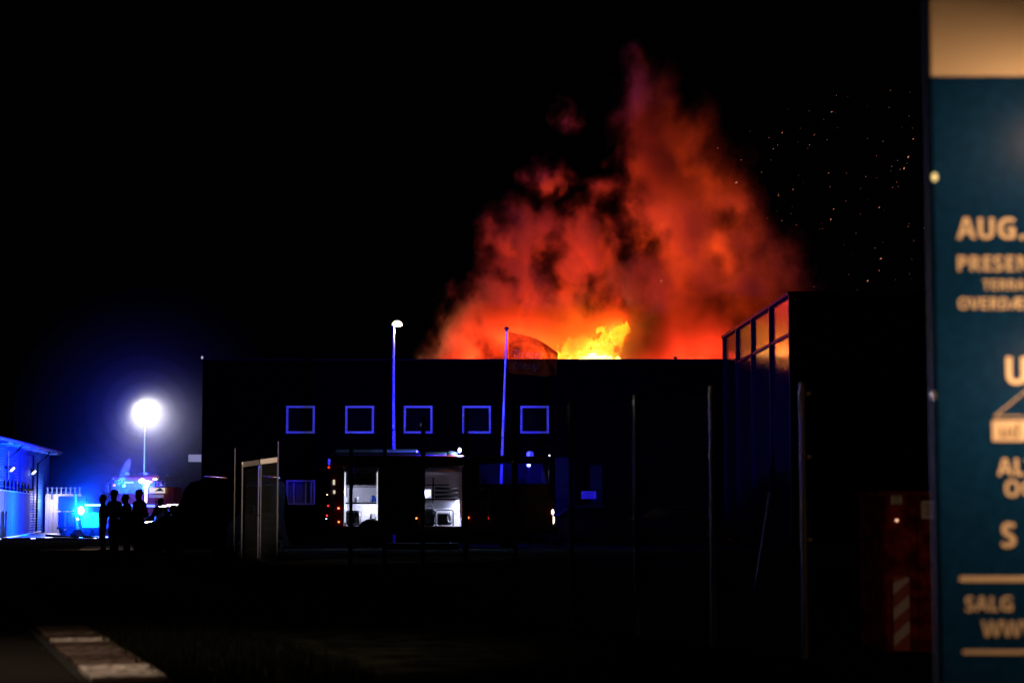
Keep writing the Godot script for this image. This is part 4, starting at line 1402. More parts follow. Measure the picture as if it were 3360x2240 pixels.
func fence():
	# posts at even steps along a line that runs away to the left
	var z0 := 17.2
	var feet := []
	var tops := [1252.0, 1264.0, 1290.0, 1306.0, 1321.0, 1343.0, 1367.0, 1392.0, 1420.0]
	for k in range(0, 9):
		var u: float = (960.0 - 236.5 * k) / (1.0 + 0.095 * k)
		feet.append(base_at(1680 + u, z0 * (1 + 0.095 * k)))
	var o := thing("chain_link_fence", "tall chain-link fence with round steel posts crossing the dark foreground", "fence", feet[0])
	var base: Vector3 = o.position
	for k in 9:
		var f: Vector3 = feet[k] - base
		var h: float = P(1680, tops[k], -feet[k].z).y
		var s := new_shape()
		add_tube(s, [f, f + Vector3(0, h - 0.02, 0)], [0.03, 0.03], 14)
		add_tube(s, [f + Vector3(0, h - 0.02, 0), f + Vector3(0, h, 0)], [0.034, 0.02], 14)
		var post := obj("post", s, M.galvanised, o)
		s = new_shape()
		for y in [h - 0.12, h * 0.72, h * 0.42]:
			add_tube(s, [f + Vector3(0, y, 0), f + Vector3(0, y + 0.035, 0)], [0.036, 0.036], 12)
			add_box(s, f + Vector3(0.045, y + 0.017, 0.01), Vector3(0.035, 0.025, 0.02))
		obj("clamp", s, M.galvanised, post)
	# a leaning brace near the end post
	var s := new_shape()
	add_tube(s, [P(2531, 1610, 17.7) - base, on_ground(2478, 1935) - base], [0.017, 0.017], 8)
	obj("brace", s, M.wire, o)
	# wire: two families of slanting wires and three straining wires for each bay
	for k in 8:
		var a: Vector3 = feet[k] - base
		var b: Vector3 = feet[k + 1] - base
		var dir := (b - a).normalized()
		var side := dir.cross(Vector3.UP)
		var l := a.distance_to(b)
		var h0: float = P(1680, tops[k], -feet[k].z).y - 0.08
		var h := minf(h0, P(1680, tops[k + 1], -feet[k + 1].z).y - 0.08)
		s = new_shape()
		var r := 0.0014
		for fam in [1.0, -1.0]:
			var x := -h
			while x < l + h:
				# the wire climbs at 45 degrees and is cut off at the bay's ends
				var t0 := 0.04
				var t1 := h
				var xs0 = x + fam * t0 if fam > 0 else x - t0
				var lo_x = x + fam * t0
				var hi_x = x + fam * t1
				var u0 := 0.0
				var u1 := 1.0
				var dx = hi_x - lo_x
				if dx > 0:
					u0 = maxf(u0, -lo_x / dx)
					u1 = minf(u1, (l - lo_x) / dx)
				else:
					u0 = maxf(u0, (l - lo_x) / dx)
					u1 = minf(u1, -lo_x / dx)
				if u1 - u0 > 0.01:
					var pa: Vector3 = a + dir * (lo_x + dx * u0) + Vector3(0, lerpf(t0, t1, u0), 0) + side * fam * r
					var pb: Vector3 = a + dir * (lo_x + dx * u1) + Vector3(0, lerpf(t0, t1, u1), 0) + side * fam * r
					add_tube(s, [pa, pb], [r, r], 3, false)
				x += 0.072
		obj("wire_mesh", s, M.wire, o).set_meta("kind", "stuff")
		s = new_shape()
		for y in [0.08, h * 0.5, h]:
			add_tube(s, [a + Vector3(0, y, 0), b + Vector3(0, y, 0)], [0.002, 0.002], 4, false)
		obj("straining_wire", s, M.wire, o)

func gate():
	# two outer poles and two leaves that stand ajar, filled with fine mesh
	var d := 46.7
	var l := base_at(771, d)
	var r := base_at(913, d)
	var o := thing("yard_gate", "double yard gate with pale top bars and thin tall poles", "gate", (l + r) / 2)
	var base := o.position
	for q in [[771, 1470], [913, 1448]]:
		var s := new_shape()
		var p := P(q[0], q[1], d) - base
		add_tube(s, [Vector3(p.x, 0, p.z), p], [0.018, 0.016], 10)
		obj("pole", s, M.galvanised, o)
	var corners := [[P(795, 1524, d + 0.6), P(848, 1517, d + 1.0)], [P(856, 1515, d + 0.5), P(911, 1508, d)]]
	for q in corners:
		var a: Vector3 = q[0] - base
		var b: Vector3 = q[1] - base
		var a0 := Vector3(a.x, 0.12, a.z)
		var b0 := Vector3(b.x, 0.12, b.z)
		var s := new_shape()
		add_bar(s, a, b, 0.05, 0.115)
		var leaf := obj("top_bar", s, mat(0.75, 0.74, 0.70, 0.5), o)
		s = new_shape()
		add_bar(s, a0, b0, 0.05, 0.06)
		obj("bottom_bar", s, M.galvanised, leaf)
		for v in [[a0, a], [b0, b]]:
			s = new_shape()
			add_bar(s, v[0], v[1], 0.028, 0.028)
			obj("stile", s, M.galvanised, leaf)
		s = new_shape()
		var n := 46
		for k in n:
			var t := (k + 0.5) / n
			add_tube(s, [a0.lerp(b0, t), a.lerp(b, t)], [0.0025, 0.0025], 4, false)
		for k in 14:
			var t := (k + 0.5) / 14
			add_tube(s, [a0.lerp(a, t), b0.lerp(b, t)], [0.0025, 0.0025], 4, false)
		obj("wire_mesh", s, M.wire, leaf).set_meta("kind", "stuff")
	var s := new_shape()
	add_soft_box(s, P(852, 1690, d + 0.72) - base, Vector3(0.11, 0.025, 0.05), 0.006)
	obj("latch", s, M.dark_metal, o)

# ------------------------------------------------------------------ vehicles by the gate

func van_and_car():
	var prof := [Vector2(-2.5, 0.3), Vector2(-2.55, 1.2), Vector2(-2.5, 2.0), Vector2(-2.35, 2.12), Vector2(-0.2, 2.15), Vector2(0.7, 2.05), Vector2(1.5, 1.25), Vector2(2.35, 1.02), Vector2(2.5, 0.75), Vector2(2.5, 0.3)]
	var glass := [Vector2(-0.9, 1.25), Vector2(-0.9, 1.95), Vector2(0.6, 1.93), Vector2(1.2, 1.25)]
	var v := car("black_van", "big wet black van parked nose out beside the gate", "van", base_at(742, 53.5), deg_to_rad(257), prof, glass, 1.9, [-1.6, 1.55], M.van_paint)
	for z in [-0.65, 0.65]:
		var s := new_shape()
		add_soft_box(s, Vector3(2.46, 0.86, z), Vector3(0.1, 0.16, 0.36), 0.04)
		obj("headlight", s, M.dark_glass, v)
	var s := new_shape()
	add_prism(s, [Vector2(0.78, 2.0), Vector2(0.82, 2.03), Vector2(1.5, 1.31), Vector2(1.46, 1.27)], -0.72, 0.72)
	obj("windscreen", s, M.dark_glass, v)
	for z in [-0.8, 0.8]:
		s = new_shape()
		add_tube(s, [Vector3(-2.1, 2.12, z), Vector3(-2.0, 2.2, z), Vector3(-0.4, 2.22, z), Vector3(-0.3, 2.14, z)], [0.015, 0.015, 0.015, 0.015], 8)
		obj("roof_rail", s, M.chrome, v)
	for z in [-1.08, 1.08]:
		s = new_shape()
		add_soft_box(s, Vector3(1.05, 1.32, z), Vector3(0.16, 0.24, 0.2), 0.05)
		obj("mirror", s, M.plastic_dark, v)
	# rain beads on bonnet and windscreen
	s = new_shape()
	for k in 46:
		var t := dice.randf()
		var q: Vector2 = Vector2(2.4, 1.0).lerp(Vector2(1.5, 1.26), t) if k % 3 else Vector2(1.5, 1.28).lerp(Vector2(0.9, 1.9), t)
		add_ball(s, Vector3(q.x, q.y + 0.012, dice.randf_range(-0.92, 0.9)), Vector3(0.012, 0.009, 0.012) * dice.randf_range(0.7, 1.7), 4, 6)
	var beads := obj("rain_beads", s, mat(0.9, 0.9, 0.92, 0.12, 1.0), v)
	beads.set_meta("kind", "stuff")
	# saloon behind it: one can look through its side windows
	var c := thing("dark_saloon", "dark car behind the van, blue light showing through its window", "car", base_at(628, 62.0), 0.42)
	var z0 := -0.85
	for z in [[-0.88, -0.80], [0.80, 0.88]]:
		s = new_shape()
		add_prism(s, [Vector2(-2.1, 0.3), Vector2(-2.15, 0.85), Vector2(-1.3, 0.98), Vector2(2.0, 1.0), Vector2(2.2, 0.8), Vector2(2.2, 0.3)], z[0], z[1])
		add_prism(s, [Vector2(-1.3, 0.98), Vector2(-0.75, 1.42), Vector2(-0.62, 1.42), Vector2(-1.1, 0.98)], z[0], z[1])
		add_prism(s, [Vector2(0.25, 0.98), Vector2(0.25, 1.42), Vector2(0.36, 1.42), Vector2(0.40, 0.98)], z[0], z[1])
		add_prism(s, [Vector2(1.2, 0.99), Vector2(0.9, 1.42), Vector2(1.1, 1.42), Vector2(1.7, 0.99)], z[0], z[1])
		obj("body_side", s, M.black_paint, c)
	s = new_shape()
	add_prism(s, [Vector2(-0.85, 1.42), Vector2(-0.5, 1.50), Vector2(0.7, 1.52), Vector2(1.15, 1.42)], -0.87, 0.87)
	obj("roof", s, M.black_paint, c)
	s = new_shape()
	add_prism(s, [Vector2(-2.1, 0.3), Vector2(-2.15, 0.85), Vector2(-1.3, 0.98), Vector2(-1.25, 0.9), Vector2(-1.2, 0.4), Vector2(1.8, 0.4), Vector2(1.85, 0.98), Vector2(2.0, 1.0), Vector2(2.2, 0.8), Vector2(2.2, 0.3)], -0.795, 0.795)
	obj("floor_pan", s, M.black_paint, c)
	for z in [-0.84, 0.84]:
		for q in [[-1.05, -0.62, 0.25, 0.25], [0.42, 0.37, 0.88, 1.18]]:
			s = new_shape()
			add_prism(s, [Vector2(q[0], 0.985), Vector2(q[1], 1.415), Vector2(q[2], 1.415), Vector2(q[3], 0.985)], z - 0.003, z + 0.003)
			obj("side_window", s, M.pane, c)
		for x in [-1.35, 1.35]:
			wheel(c, Vector3(x, 0.32, z * 0.93), 0.32, 0.2, signf(z))

# ------------------------------------------------------------------ the far end of the street

func street_end():
	# boarded wall with a picket fence above it
	var w0 := on_ground(-120, 1776)
	var w1 := on_ground(0, 1765)
	var dir := Vector3(-0.17, 0, -1).normalized()
	var o := thing("boarded_fence", "long ribbed board fence lit and tinted blue with pickets and wire along its top", "fence", Vector3(w1.x, 0, w1.z))
	var top := 2.28
	var boards := 44
	var side := Vector3(dir.z, 0, -dir.x)
	if side.x < 0:
		side = -side
	var turn := Basis(side, Vector3.UP, -dir)
	var board := new_shape()
	add_soft_box(board, Vector3.ZERO, Vector3(0.05, top, 0.98), 0.012)
	board.generate_normals()
	var bm := board.commit()
	for k in boards:
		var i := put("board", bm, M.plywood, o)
		i.transform = Transform3D(turn * Basis(Vector3.UP, dice.randf_range(-0.02, 0.02)), dir * (k - 6.0) + Vector3(0, top / 2 + dice.randf_range(-0.015, 0.015), 0))
	var s := new_shape()
	add_bar(s, dir * -6.6 + Vector3(0, top + 0.03, 0), dir * 37.6 + Vector3(0, top + 0.03, 0), 0.09, 0.05)
	obj("cap_rail", s, mat(0.7, 0.68, 0.72, 0.5), o)
	for k in 16:
		s = new_shape()
		var c := dir * (1.5 + k * 2.35)
		add_box(s, c + Vector3(0, top + 0.28, 0), Vector3(0.08, 0.5, 0.08))
		add_prism(s, [Vector2(-0.05, 0), Vector2(0.05, 0), Vector2(0, 0.08)], -0.04, 0.04, Transform3D(Basis(), c + Vector3(0, top + 0.53, 0)))
		obj("picket", s, M.dark_metal if k < 9 else M.galvanised, o)
	s = new_shape()
	for y in [0.22, 0.52]:
		add_tube(s, [dir * -6 + Vector3(0, top + y, 0), dir * 37 + Vector3(0, top + y, 0)], [0.012, 0.012], 5, false)
	obj("fence_wire", s, M.galvanised, o)
	# the far end of the yard's edge: pale boards and a run of pickets that reaches the striped van
	var fe := thing("picket_fence", "short pale board fence with blue-tinted pickets behind the striped van", "fence", base_at(146, 121.0))
	var span := base_at(266, 121.0) - base_at(146, 121.0)
	var fy := P(1, 1620, 121.0).y
	for k in 9:
		s = new_shape()
		add_soft_box(s, span * ((k + 0.5) / 9.0) + Vector3(0, fy / 2, dice.randf_range(-0.01, 0.01)), Vector3(span.x / 9.0 - 0.012, fy, 0.05), 0.01)
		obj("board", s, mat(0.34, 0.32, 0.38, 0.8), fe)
	for k in 8:
		s = new_shape()
		add_box(s, span * ((k + 0.5) / 8.0) + Vector3(0, fy + 0.2, 0.0), Vector3(0.07, 0.42, 0.07))
		obj("picket", s, mat(0.2, 0.3, 0.55, 0.6), fe)  # blue light put into the picket colour
	for y in [0.1, 0.36]:
		s = new_shape()
		add_tube(s, [Vector3(0, fy + y, 0.05), span + Vector3(0, fy + y, 0.05)], [0.015, 0.015], 5)
		obj("rail", s, M.galvanised, fe)
	# pale lamp on the fence
	var lamp_at := P(170, 1648, 120.0)
	var wl := thing("fence_lamp", "bright white lamp hanging on the pale end of the board fence", "lamp", lamp_at)
	s = new_shape()
	add_ball(s, Vector3.ZERO, Vector3(0.10, 0.14, 0.10))
	obj("bulb", s, glow(1.0, 0.98, 0.95, 4.0), wl)
	s = new_shape()
	add_tube(s, [Vector3(-0.02, 0.14, 0), Vector3(-0.05, 0.6, 0)], [0.05, 0.06], 8)
	obj("holder", s, M.aluminium, wl)
	lamp(Vector3(0, -0.02, 0.02), Color(0.95, 0.92, 1), 4.0, 0.06, wl)
	# slim beige post that rises from behind the boards
	var sp := thing("slim_post", "slim pale post rising in front of the ribbed hall's downpipe", "post", base_at(21, 101.0))
	s = new_shape()
	add_tube(s, [Vector3.ZERO, Vector3(0, 4.3, 0)], [0.05, 0.045], 10)
	obj("shaft", s, mat(0.6, 0.5, 0.45, 0.5), sp)
	# bundle of wrapped pale rolls standing at the fence
	for k in 2:
		var p := base_at([6, 17][k], 93.0)
		var t := thing("wrapped_roll", ["thick shiny wrapped roll standing upright against the board fence", "thin shiny wrapped roll beside the thick one"][k], "roll", p)
		s = new_shape()
		add_tube(s, [Vector3(0, 0.0, 0), Vector3(0, 0.1, 0), Vector3(0.02, 1.25, 0), Vector3(0.02, 1.3, 0)], [0.05, [0.1, 0.06][k], [0.09, 0.05][k], 0.04], 12)
		obj("roll", s, mat(0.4, 0.8, 0.85, 0.25), t)
	# rear of a service van with striped doors, and a white pole beside it
	var vd := 116.0
	var rv := thing("service_van", "pale van seen from behind with striped doors beside the white pole", "van", base_at(214, vd))
	s = new_shape()
	add_soft_box(s, Vector3(0, 1.75, -1.6), Vector3(0.98, 0.86, 3.0), 0.06)
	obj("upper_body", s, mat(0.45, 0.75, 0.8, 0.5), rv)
	s = new_shape()
	add_soft_box(s, Vector3(0, 0.83, -1.6), Vector3(0.96, 0.9, 3.0), 0.05)
	obj("lower_body", s, mat(0.10, 0.10, 0.14, 0.5), rv)
	for k in 2:
		var x: float = [-0.30, 0.26][k]
		s = new_shape()
		for j in 6:
			add_bar(s, Vector3(x - 0.13, 0.42 + j * 0.15, -0.075), Vector3(x + 0.13, 0.56 + j * 0.15, -0.075), 0.02, 0.06)
		obj("stripe_panel", s, [mat(0.05, 0.03, 0.5), mat(0.8, 0.3, 0.5)][k], rv).set_meta("kind", "stuff")
	s = new_shape()
	add_box(s, Vector3(-0.03, 0.85, -0.07), Vector3(0.11, 0.88, 0.05))
	obj("door_post", s, M.white_paint, rv)
	s = new_shape()
	add_box(s, Vector3(0, 0.33, -0.02), Vector3(1.0, 0.12, 0.12))
	obj("bumper", s, M.plastic_dark, rv)
	for x in [-0.36, 0.36]:
		s = new_shape()
		add_tube(s, [Vector3(x - 0.09, 0.3, -0.6), Vector3(x + 0.09, 0.3, -0.6)], [0.3, 0.3], 16)
		obj("wheel", s, M.rubber, rv)
	var wp := thing("white_pole", "leaning white pole standing beside the striped van", "pole", base_at(250, 108.0))
	s = new_shape()
	add_tube(s, [Vector3(0.08, 0, 0), Vector3(-0.08, 2.22, 0)], [0.07, 0.08], 10)
	obj("shaft", s, M.white_paint, wp)
	# low response car with a working blue beacon
	var rd := 104.0
	var rc := thing("response_car", "low emergency car with a white side stripe and a dazzling blue lamp", "car", base_at(302, rd))
	s = new_shape()
	add_soft_box(s, Vector3(0, 0.78, -0.9), Vector3(1.2, 0.86, 1.8), 0.1)
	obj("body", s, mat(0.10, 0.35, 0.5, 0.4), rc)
	s = new_shape()
	add_prism(s, [Vector2(-0.5, 1.2), Vector2(-0.35, 1.75), Vector2(0.4, 1.75), Vector2(0.55, 1.2)], -1.6, -0.2)
	obj("cabin", s, M.dark_glass, rc)
	s = new_shape()
	add_box(s, Vector3(0.05, P(1, 1657, rd).y, 0.02), Vector3(0.9, 0.09, 0.03))
	obj("side_stripe", s, glow(0.9, 0.95, 1.0, 1.1), rc)  # reflective stripe given its own glow as painted light
	for x in [-0.38, 0.38]:
		wheel(rc, Vector3(x, 0.32, -0.12), 0.32, 0.2)
	var b := P(268, 1675, rd) - rc.position + Vector3(0, 0, 0.3)
	s = new_shape()
	add_ball(s, b, Vector3(0.17, 0.22, 0.15))
	obj("beacon_lamp", s, glow(0.45, 0.85, 1.0, 9.0), rc)
	lamp(b + Vector3(0, 0, 0.0), Color(0.0, 0.24, 1.0), 340.0, 0.12, rc, "beacon_light")
	s = new_shape()
	add_ball(s, P(257, 1703, rd) - rc.position + Vector3(0, 0, 0.3), Vector3(0.07, 0.07, 0.06))
	obj("red_lamp", s, glow(1.0, 0.25, 0.3, 3.0), rc)
	# engine that faces us at the street's end
	var ed := 106.0
	var eb := base_at(358, ed)
	var en := fire_engine("fire engine facing us at the street's end below the floodlight mast", eb + Vector3(0, 0, -7.8), -PI / 2, false)
	# (its local x now runs towards the camera)
	var on := [[465, 1578, glow(0.5, 0.75, 1.0, 9.0), Vector3(0.18, 0.13, 0.1), "beacon_lamp"], [482, 1583, glow(1.0, 0.55, 0.6, 4.0), Vector3(0.16, 0.11, 0.1), "strobe_lamp"], [507, 1572, glow(1.0, 0.85, 0.6, 4.0), Vector3(0.13, 0.05, 0.08), "marker_lamp"], [495, 1581, M.red_strong, Vector3(0.05, 0.05, 0.05), "marker_lamp"], [373, 1592, M.red_strong, Vector3(0.06, 0.05, 0.05), "marker_lamp"], [494, 1612, M.red_strong, Vector3(0.07, 0.04, 0.05), "marker_lamp"], [424, 1675, glow(0.2, 0.55, 1.0, 14.0), Vector3(0.09, 0.08, 0.06), "front_strobe"]]
	for q in on:
		s = new_shape()
		add_ball(s, en.transform.affine_inverse() * P(q[0], q[1], ed - 0.35), Vector3(q[3].z, q[3].y, q[3].x), 6, 10)
		obj(q[4], s, q[2], en)
	lamp(en.transform.affine_inverse() * P(467, 1572, ed - 0.35), Color(0.10, 0.2, 1.0), 90.0, 0.12, en, "beacon_light")
	lamp(en.transform.affine_inverse() * P(395, 1580, ed - 0.2), Color(0.04, 0.25, 1.0), 22.0, 0.08, en, "beacon_light")  # added light without a lamp, turns the steam jet blue
	s = new_shape()
	add_box(s, en.transform.affine_inverse() * P(421, 1583, ed - 0.12), Vector3(0.05, 0.05, 0.5))
	obj("wiper_arm_glint", s, glow(0.8, 0.8, 1.0, 0.9), en)  # no lamp: glow painted on as a highlight
	# mast with the floodlight
	var md := 107.0
	var head := P(475, 1345, md)
	var mast := thing("floodlight_mast", "tall thin mast carrying one dazzling white floodlight above the engine", "floodlight", Vector3(P(470, 1560, md).x, 0, -md))
	s = new_shape()
	var mb := mast.position
	add_tube(s, [Vector3.ZERO, Vector3(0, 3.2, 0), Vector3(0.02, 3.25, 0), head - mb - Vector3(0, 0.2, 0)], [0.05, 0.05, 0.035, 0.025], 10)
	obj("shaft", s, M.mast, mast)
	s = new_shape()
	add_ball(s, head - mb, Vector3(0.3, 0.24, 0.12), 8, 16)
	obj("lamp_head", s, glow(1.0, 1.0, 1.0, 30.0), mast)
	spot(head + Vector3(-0.16, 0.2, 0.2), head + Vector3(4.5, -4.5, 9.0), Color(1.0, 0.99, 0.97), 420.0, 58.0, 0.15)
	# rescue truck with a bright open locker beyond the saloon
	var td := 100.0
	var rt := thing("rescue_truck", "truck with a bright open locker and a dazzling white corner post", "truck", base_at(532, td))
	s = new_shape()
	add_box(s, Vector3(0, 1.95, -1.7), Vector3(0.95, 1.1, 2.4))
	obj("body", s, M.engine_red, rt)
	s = new_shape()
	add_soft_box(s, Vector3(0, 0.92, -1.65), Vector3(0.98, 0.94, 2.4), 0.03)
	obj("lower_body", s, mat(0.55, 0.62, 0.7, 0.6), rt)
	lamp(Vector3(-0.9, 1.1, 0.9), Color(0.04, 0.3, 1.0), 3.0, 0.05, rt)  # added blue light without a fixture, brightens the lower body
	var cx := rt.position.x
	s = new_shape()
	add_box(s, Vector3(P(503, 1, td).x - cx, (P(1, 1594, td).y + P(1, 1648, td).y) / 2, 0.0), Vector3(0.10, 0.86, 0.08))
	obj("lamp_post", s, glow(1.0, 0.97, 0.9, 3.5), rt)
	for q in [[537, 1606, 48, 11, 0.85], [537, 1615, 50, 5, 0.7], [535, 1627, 44, 10, 0.14]]:
		s = new_shape()
		add_box(s, Vector3(P(q[0], 1, td).x - cx, P(1, q[1], td).y, -0.15), Vector3(q[2] * td / FOCAL, q[3] * td / FOCAL, 0.3))
		obj("locker_glow_panel", s, glow(1.0, 0.84, 0.68, q[4]), rt)  # glowing panels painted as the lit locker and its shelves
	s = new_shape()
	add_prism(s, [Vector2(-0.2, 0), Vector2(0.25, 0), Vector2(0.06, 0.17)], -0.05, 0.0, Transform3D(Basis(), Vector3(P(545, 1, td).x - cx, P(1, 1611, td).y, 0.08)))
	obj("locker_rim", s, M.plastic_dark, rt)
	for x in [-0.35, 0.35]:
		wheel(rt, Vector3(x, 0.4, -0.5), 0.4, 0.25)
	# loose hoses and kit in the wet street
	var hoses := [[[-20, 1772], [70, 1757], [130, 1745], [165, 1738], [185, 1737]], [[95, 1770], [170, 1766], [235, 1768], [300, 1770], [338, 1765]], [[150, 1756], [200, 1760], [250, 1763], [262, 1758], [330, 1768]]]
	var hl := ["pale fire hose along the foot of the board fence", "blue-lit fire hose lying across the wet street nearest the kerb", "dark fire hose winding past the kit bags"]
	for k in 3:
		var t := thing("fire_hose", hl[k], "fire hose", Vector3.ZERO)
		s = new_shape()
		var pts := []
		var rad := []
		for q in hoses[k]:
			var g := on_ground(q[0], q[1], 0.06)
			pts.append(g)
			rad.append(0.055)
		var curve := Curve3D.new()
		for i in pts.size():
			var tan_: Vector3 = (pts[mini(i + 1, pts.size() - 1)] - pts[maxi(i - 1, 0)]) / 6.0
			curve.add_point(pts[i], -tan_, tan_)
		var fine := []
		var fr := []
		for i in 60:
			fine.append(curve.sample_baked(curve.get_baked_length() * i / 59.0))
			fr.append(0.06)
		add_tube(s, fine, fr, 8)
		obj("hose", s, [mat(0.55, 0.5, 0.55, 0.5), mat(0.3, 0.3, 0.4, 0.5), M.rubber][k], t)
	for q in [[188, 1742, 0.55, "dark kit bag on the wet street nearest the board fence"], [252, 1760, 0.34, "small dark kit bag by the winding hose"], [288, 1749, 0.6, "dark kit bag in front of the emergency car"], [228, 1757, 0.45, "flat dark kit bag between the hoses"]]:
		var g := on_ground(q[0], q[1])
		var t := thing("kit_bag", q[3], "bag", g, dice.randf() * 2.0)
		s = new_shape()
		var w: float = q[2]
		add_loft(s, [[Vector3(-w, 0, -w * 0.5), Vector3(w, 0, -w * 0.5), Vector3(w, 0, w * 0.5), Vector3(-w, 0, w * 0.5)], [Vector3(-w, 0.12, -w * 0.5), Vector3(w, 0.12, -w * 0.5), Vector3(w, 0.12, w * 0.5), Vector3(-w, 0.12, w * 0.5)], [Vector3(-w * 0.3, 0.36, -w * 0.2), Vector3(w * 0.35, 0.36, -w * 0.2), Vector3(w * 0.35, 0.36, w * 0.2), Vector3(-w * 0.3, 0.36, w * 0.2)]])
		obj("bag", s, M.dark_cloth, t)
		s = new_shape()
		add_tube(s, [Vector3(-w * 0.2, 0.35, 0), Vector3(-w * 0.1, 0.43, 0), Vector3(w * 0.1, 0.43, 0), Vector3(w * 0.2, 0.35, 0)], [0.015, 0.015, 0.015, 0.015], 6)
		obj("strap", s, M.rubber, t)
	# mist shells shaped to draw the lamps' halos; the smallest stands for glare
	for q in [["floodlit_mist", P(475, 1345, md), [[7.0, 0.0003], [6.0, 0.0004], [5.0, 0.0007], [4.0, 0.0014], [3.2, 0.0030], [2.3, 0.0065], [1.6, 0.015]], "thin mist glowing white round the floodlight"], ["blue_mist", P(330, 1635, 105.5), [[4.0, 0.0005], [3.3, 0.0011], [2.6, 0.002], [2.0, 0.0035], [1.4, 0.006]], "thin mist glowing blue above the engines"], ["blue_mist", P(268, 1676, 103.8), [[1.5, 0.006], [1.0, 0.014], [0.6, 0.035]], "small patch of mist added for the glare round the blue lamp"]]:
		var cloud := Node3D.new()
		cloud.name = numbered(self, q[0])
		add_child(cloud)
		cloud.position = q[1]
		cloud.set_meta("kind", "stuff")
		cloud.set_meta("label", q[3])
		cloud.set_meta("category", "mist")
		for w in q[2]:
			var f := FogVolume.new()
			f.name = numbered(cloud, "mist_layer")
			f.shape = RenderingServer.FOG_VOLUME_SHAPE_ELLIPSOID
			f.size = Vector3(2.0, 1.9, 1.8) * w[0]
			var fm := FogMaterial.new()
			fm.density = w[1]
			fm.albedo = Color(0.95, 0.95, 0.97)
			f.material = fm
			cloud.add_child(f, true)
	# jet of steam beside the engine, lit by an added blue light
	var cone := FogVolume.new()
	cone.name = "steam_jet"
	cone.shape = RenderingServer.FOG_VOLUME_SHAPE_ELLIPSOID
	cone.size = Vector3(0.42, 1.55, 0.5)
	var cm := FogMaterial.new()
	cm.density = 0.25
	cm.albedo = Color(0.9, 0.9, 0.95)
	cone.material = cm
	add_child(cone)
	cone.position = P(407, 1548, ed - 0.4)
	cone.rotation.z = -0.38
	cone.set_meta("kind", "stuff")
	cone.set_meta("label", "short jet of steam lit blue beside the engine's cab")

# ------------------------------------------------------------------ people

func person_mesh(pose: Dictionary) -> ArrayMesh:
	# joints in metres, feet on the ground, facing -z; each bone is a tapered capsule, joined smoothly
	var step := 0.024
	var lo := Vector3(-0.55, -0.03, -0.42)
	var n := Vector3i(46, 82, 36)
	var S := PackedFloat32Array()
	S.resize(n.x * n.y * n.z)
	S.fill(1.0)
	var hip: float = pose.get("hip", 0.92)
	var sp: float = pose.get("spread", 0.13)
	var slim: float = pose.get("slim", 1.0)
	var la: Vector3 = pose.get("left_hand", Vector3(-0.33, 0.80, -0.05))
	var ra: Vector3 = pose.get("right_hand", Vector3(0.33, 0.80, -0.05))
	var le: Vector3 = pose.get("left_elbow", Vector3(-0.34, 1.10, 0.03))
	var re: Vector3 = pose.get("right_elbow", Vector3(0.34, 1.10, 0.03))
	var hd: Vector3 = pose.get("head", Vector3(0.0, 1.66, -0.02))
	var bones := [
		[Vector3(0, hip + 0.03, 0), Vector3(0, 1.22, 0.01), 0.165 * slim, 0.185 * slim], [Vector3(0, 1.22, 0.01), Vector3(0, 1.40, 0.01), 0.185 * slim, 0.15 * slim],
		[Vector3(-0.16, 1.40, 0.01), Vector3(0.16, 1.40, 0.01), 0.105, 0.105], [Vector3(0, 1.42, 0), hd - Vector3(0, 0.1, 0), 0.075, 0.065], [hd - Vector3(0, 0.03, 0), hd + Vector3(0, 0.05, 0), 0.095, 0.105],
		[Vector3(-0.2, 1.39, 0.01), le, 0.085, 0.065], [le, la, 0.065, 0.05], [la, la + (la - le).normalized() * 0.1, 0.045, 0.035],
		[Vector3(0.2, 1.39, 0.01), re, 0.085, 0.065], [re, ra, 0.065, 0.05], [ra, ra + (ra - re).normalized() * 0.1, 0.045, 0.035],
		[Vector3(-0.09, hip, 0), Vector3(-sp, 0.5, -0.02), 0.115, 0.085], [Vector3(-sp, 0.5, -0.02), Vector3(-sp - 0.01, 0.12, 0.03), 0.085, 0.068], [Vector3(-sp - 0.01, 0.06, 0.04), Vector3(-sp - 0.03, 0.045, -0.15), 0.06, 0.05],
		[Vector3(0.09, hip, 0), Vector3(sp, 0.5, -0.02), 0.115, 0.085], [Vector3(sp, 0.5, -0.02), Vector3(sp + 0.01, 0.12, 0.03), 0.085, 0.068], [Vector3(sp + 0.01, 0.06, 0.04), Vector3(sp + 0.03, 0.045, -0.15), 0.06, 0.05]]
	for b in bones:
		var a: Vector3 = b[0]
		var ab: Vector3 = b[1] - b[0]
		var ll := ab.length_squared()
		var r0: float = b[2]
		var r1: float = b[3]
		var m := maxf(r0, r1) + 0.09
		var lo_p: Vector3 = a.min(b[1]) - Vector3.ONE * m
		var hi_p: Vector3 = a.max(b[1]) + Vector3.ONE * m
		var i0 := Vector3i(((lo_p - lo) / step).floor()).clamp(Vector3i.ZERO, n - Vector3i.ONE)
		var i1 := Vector3i(((hi_p - lo) / step).ceil()).clamp(Vector3i.ZERO, n - Vector3i.ONE)
		for k in range(i0.z, i1.z + 1):
			for j in range(i0.y, i1.y + 1):
				var at: int = (k * n.y + j) * n.x
				for i in range(i0.x, i1.x + 1):
					var p := lo + Vector3(i, j, k) * step - a
					var t := clampf(p.dot(ab) / ll, 0.0, 1.0)
					var dd := (p - ab * t).length() - lerpf(r0, r1, t)
					var o := S[at + i]
					# smooth minimum
					var h := maxf(0.045 - absf(o - dd), 0.0) / 0.045
					S[at + i] = minf(o, dd) - h * h * 0.045 * 0.25
	for k in S.size():
		S[k] = -S[k]
	return grow(S, n, lo, step, 0.0, true)

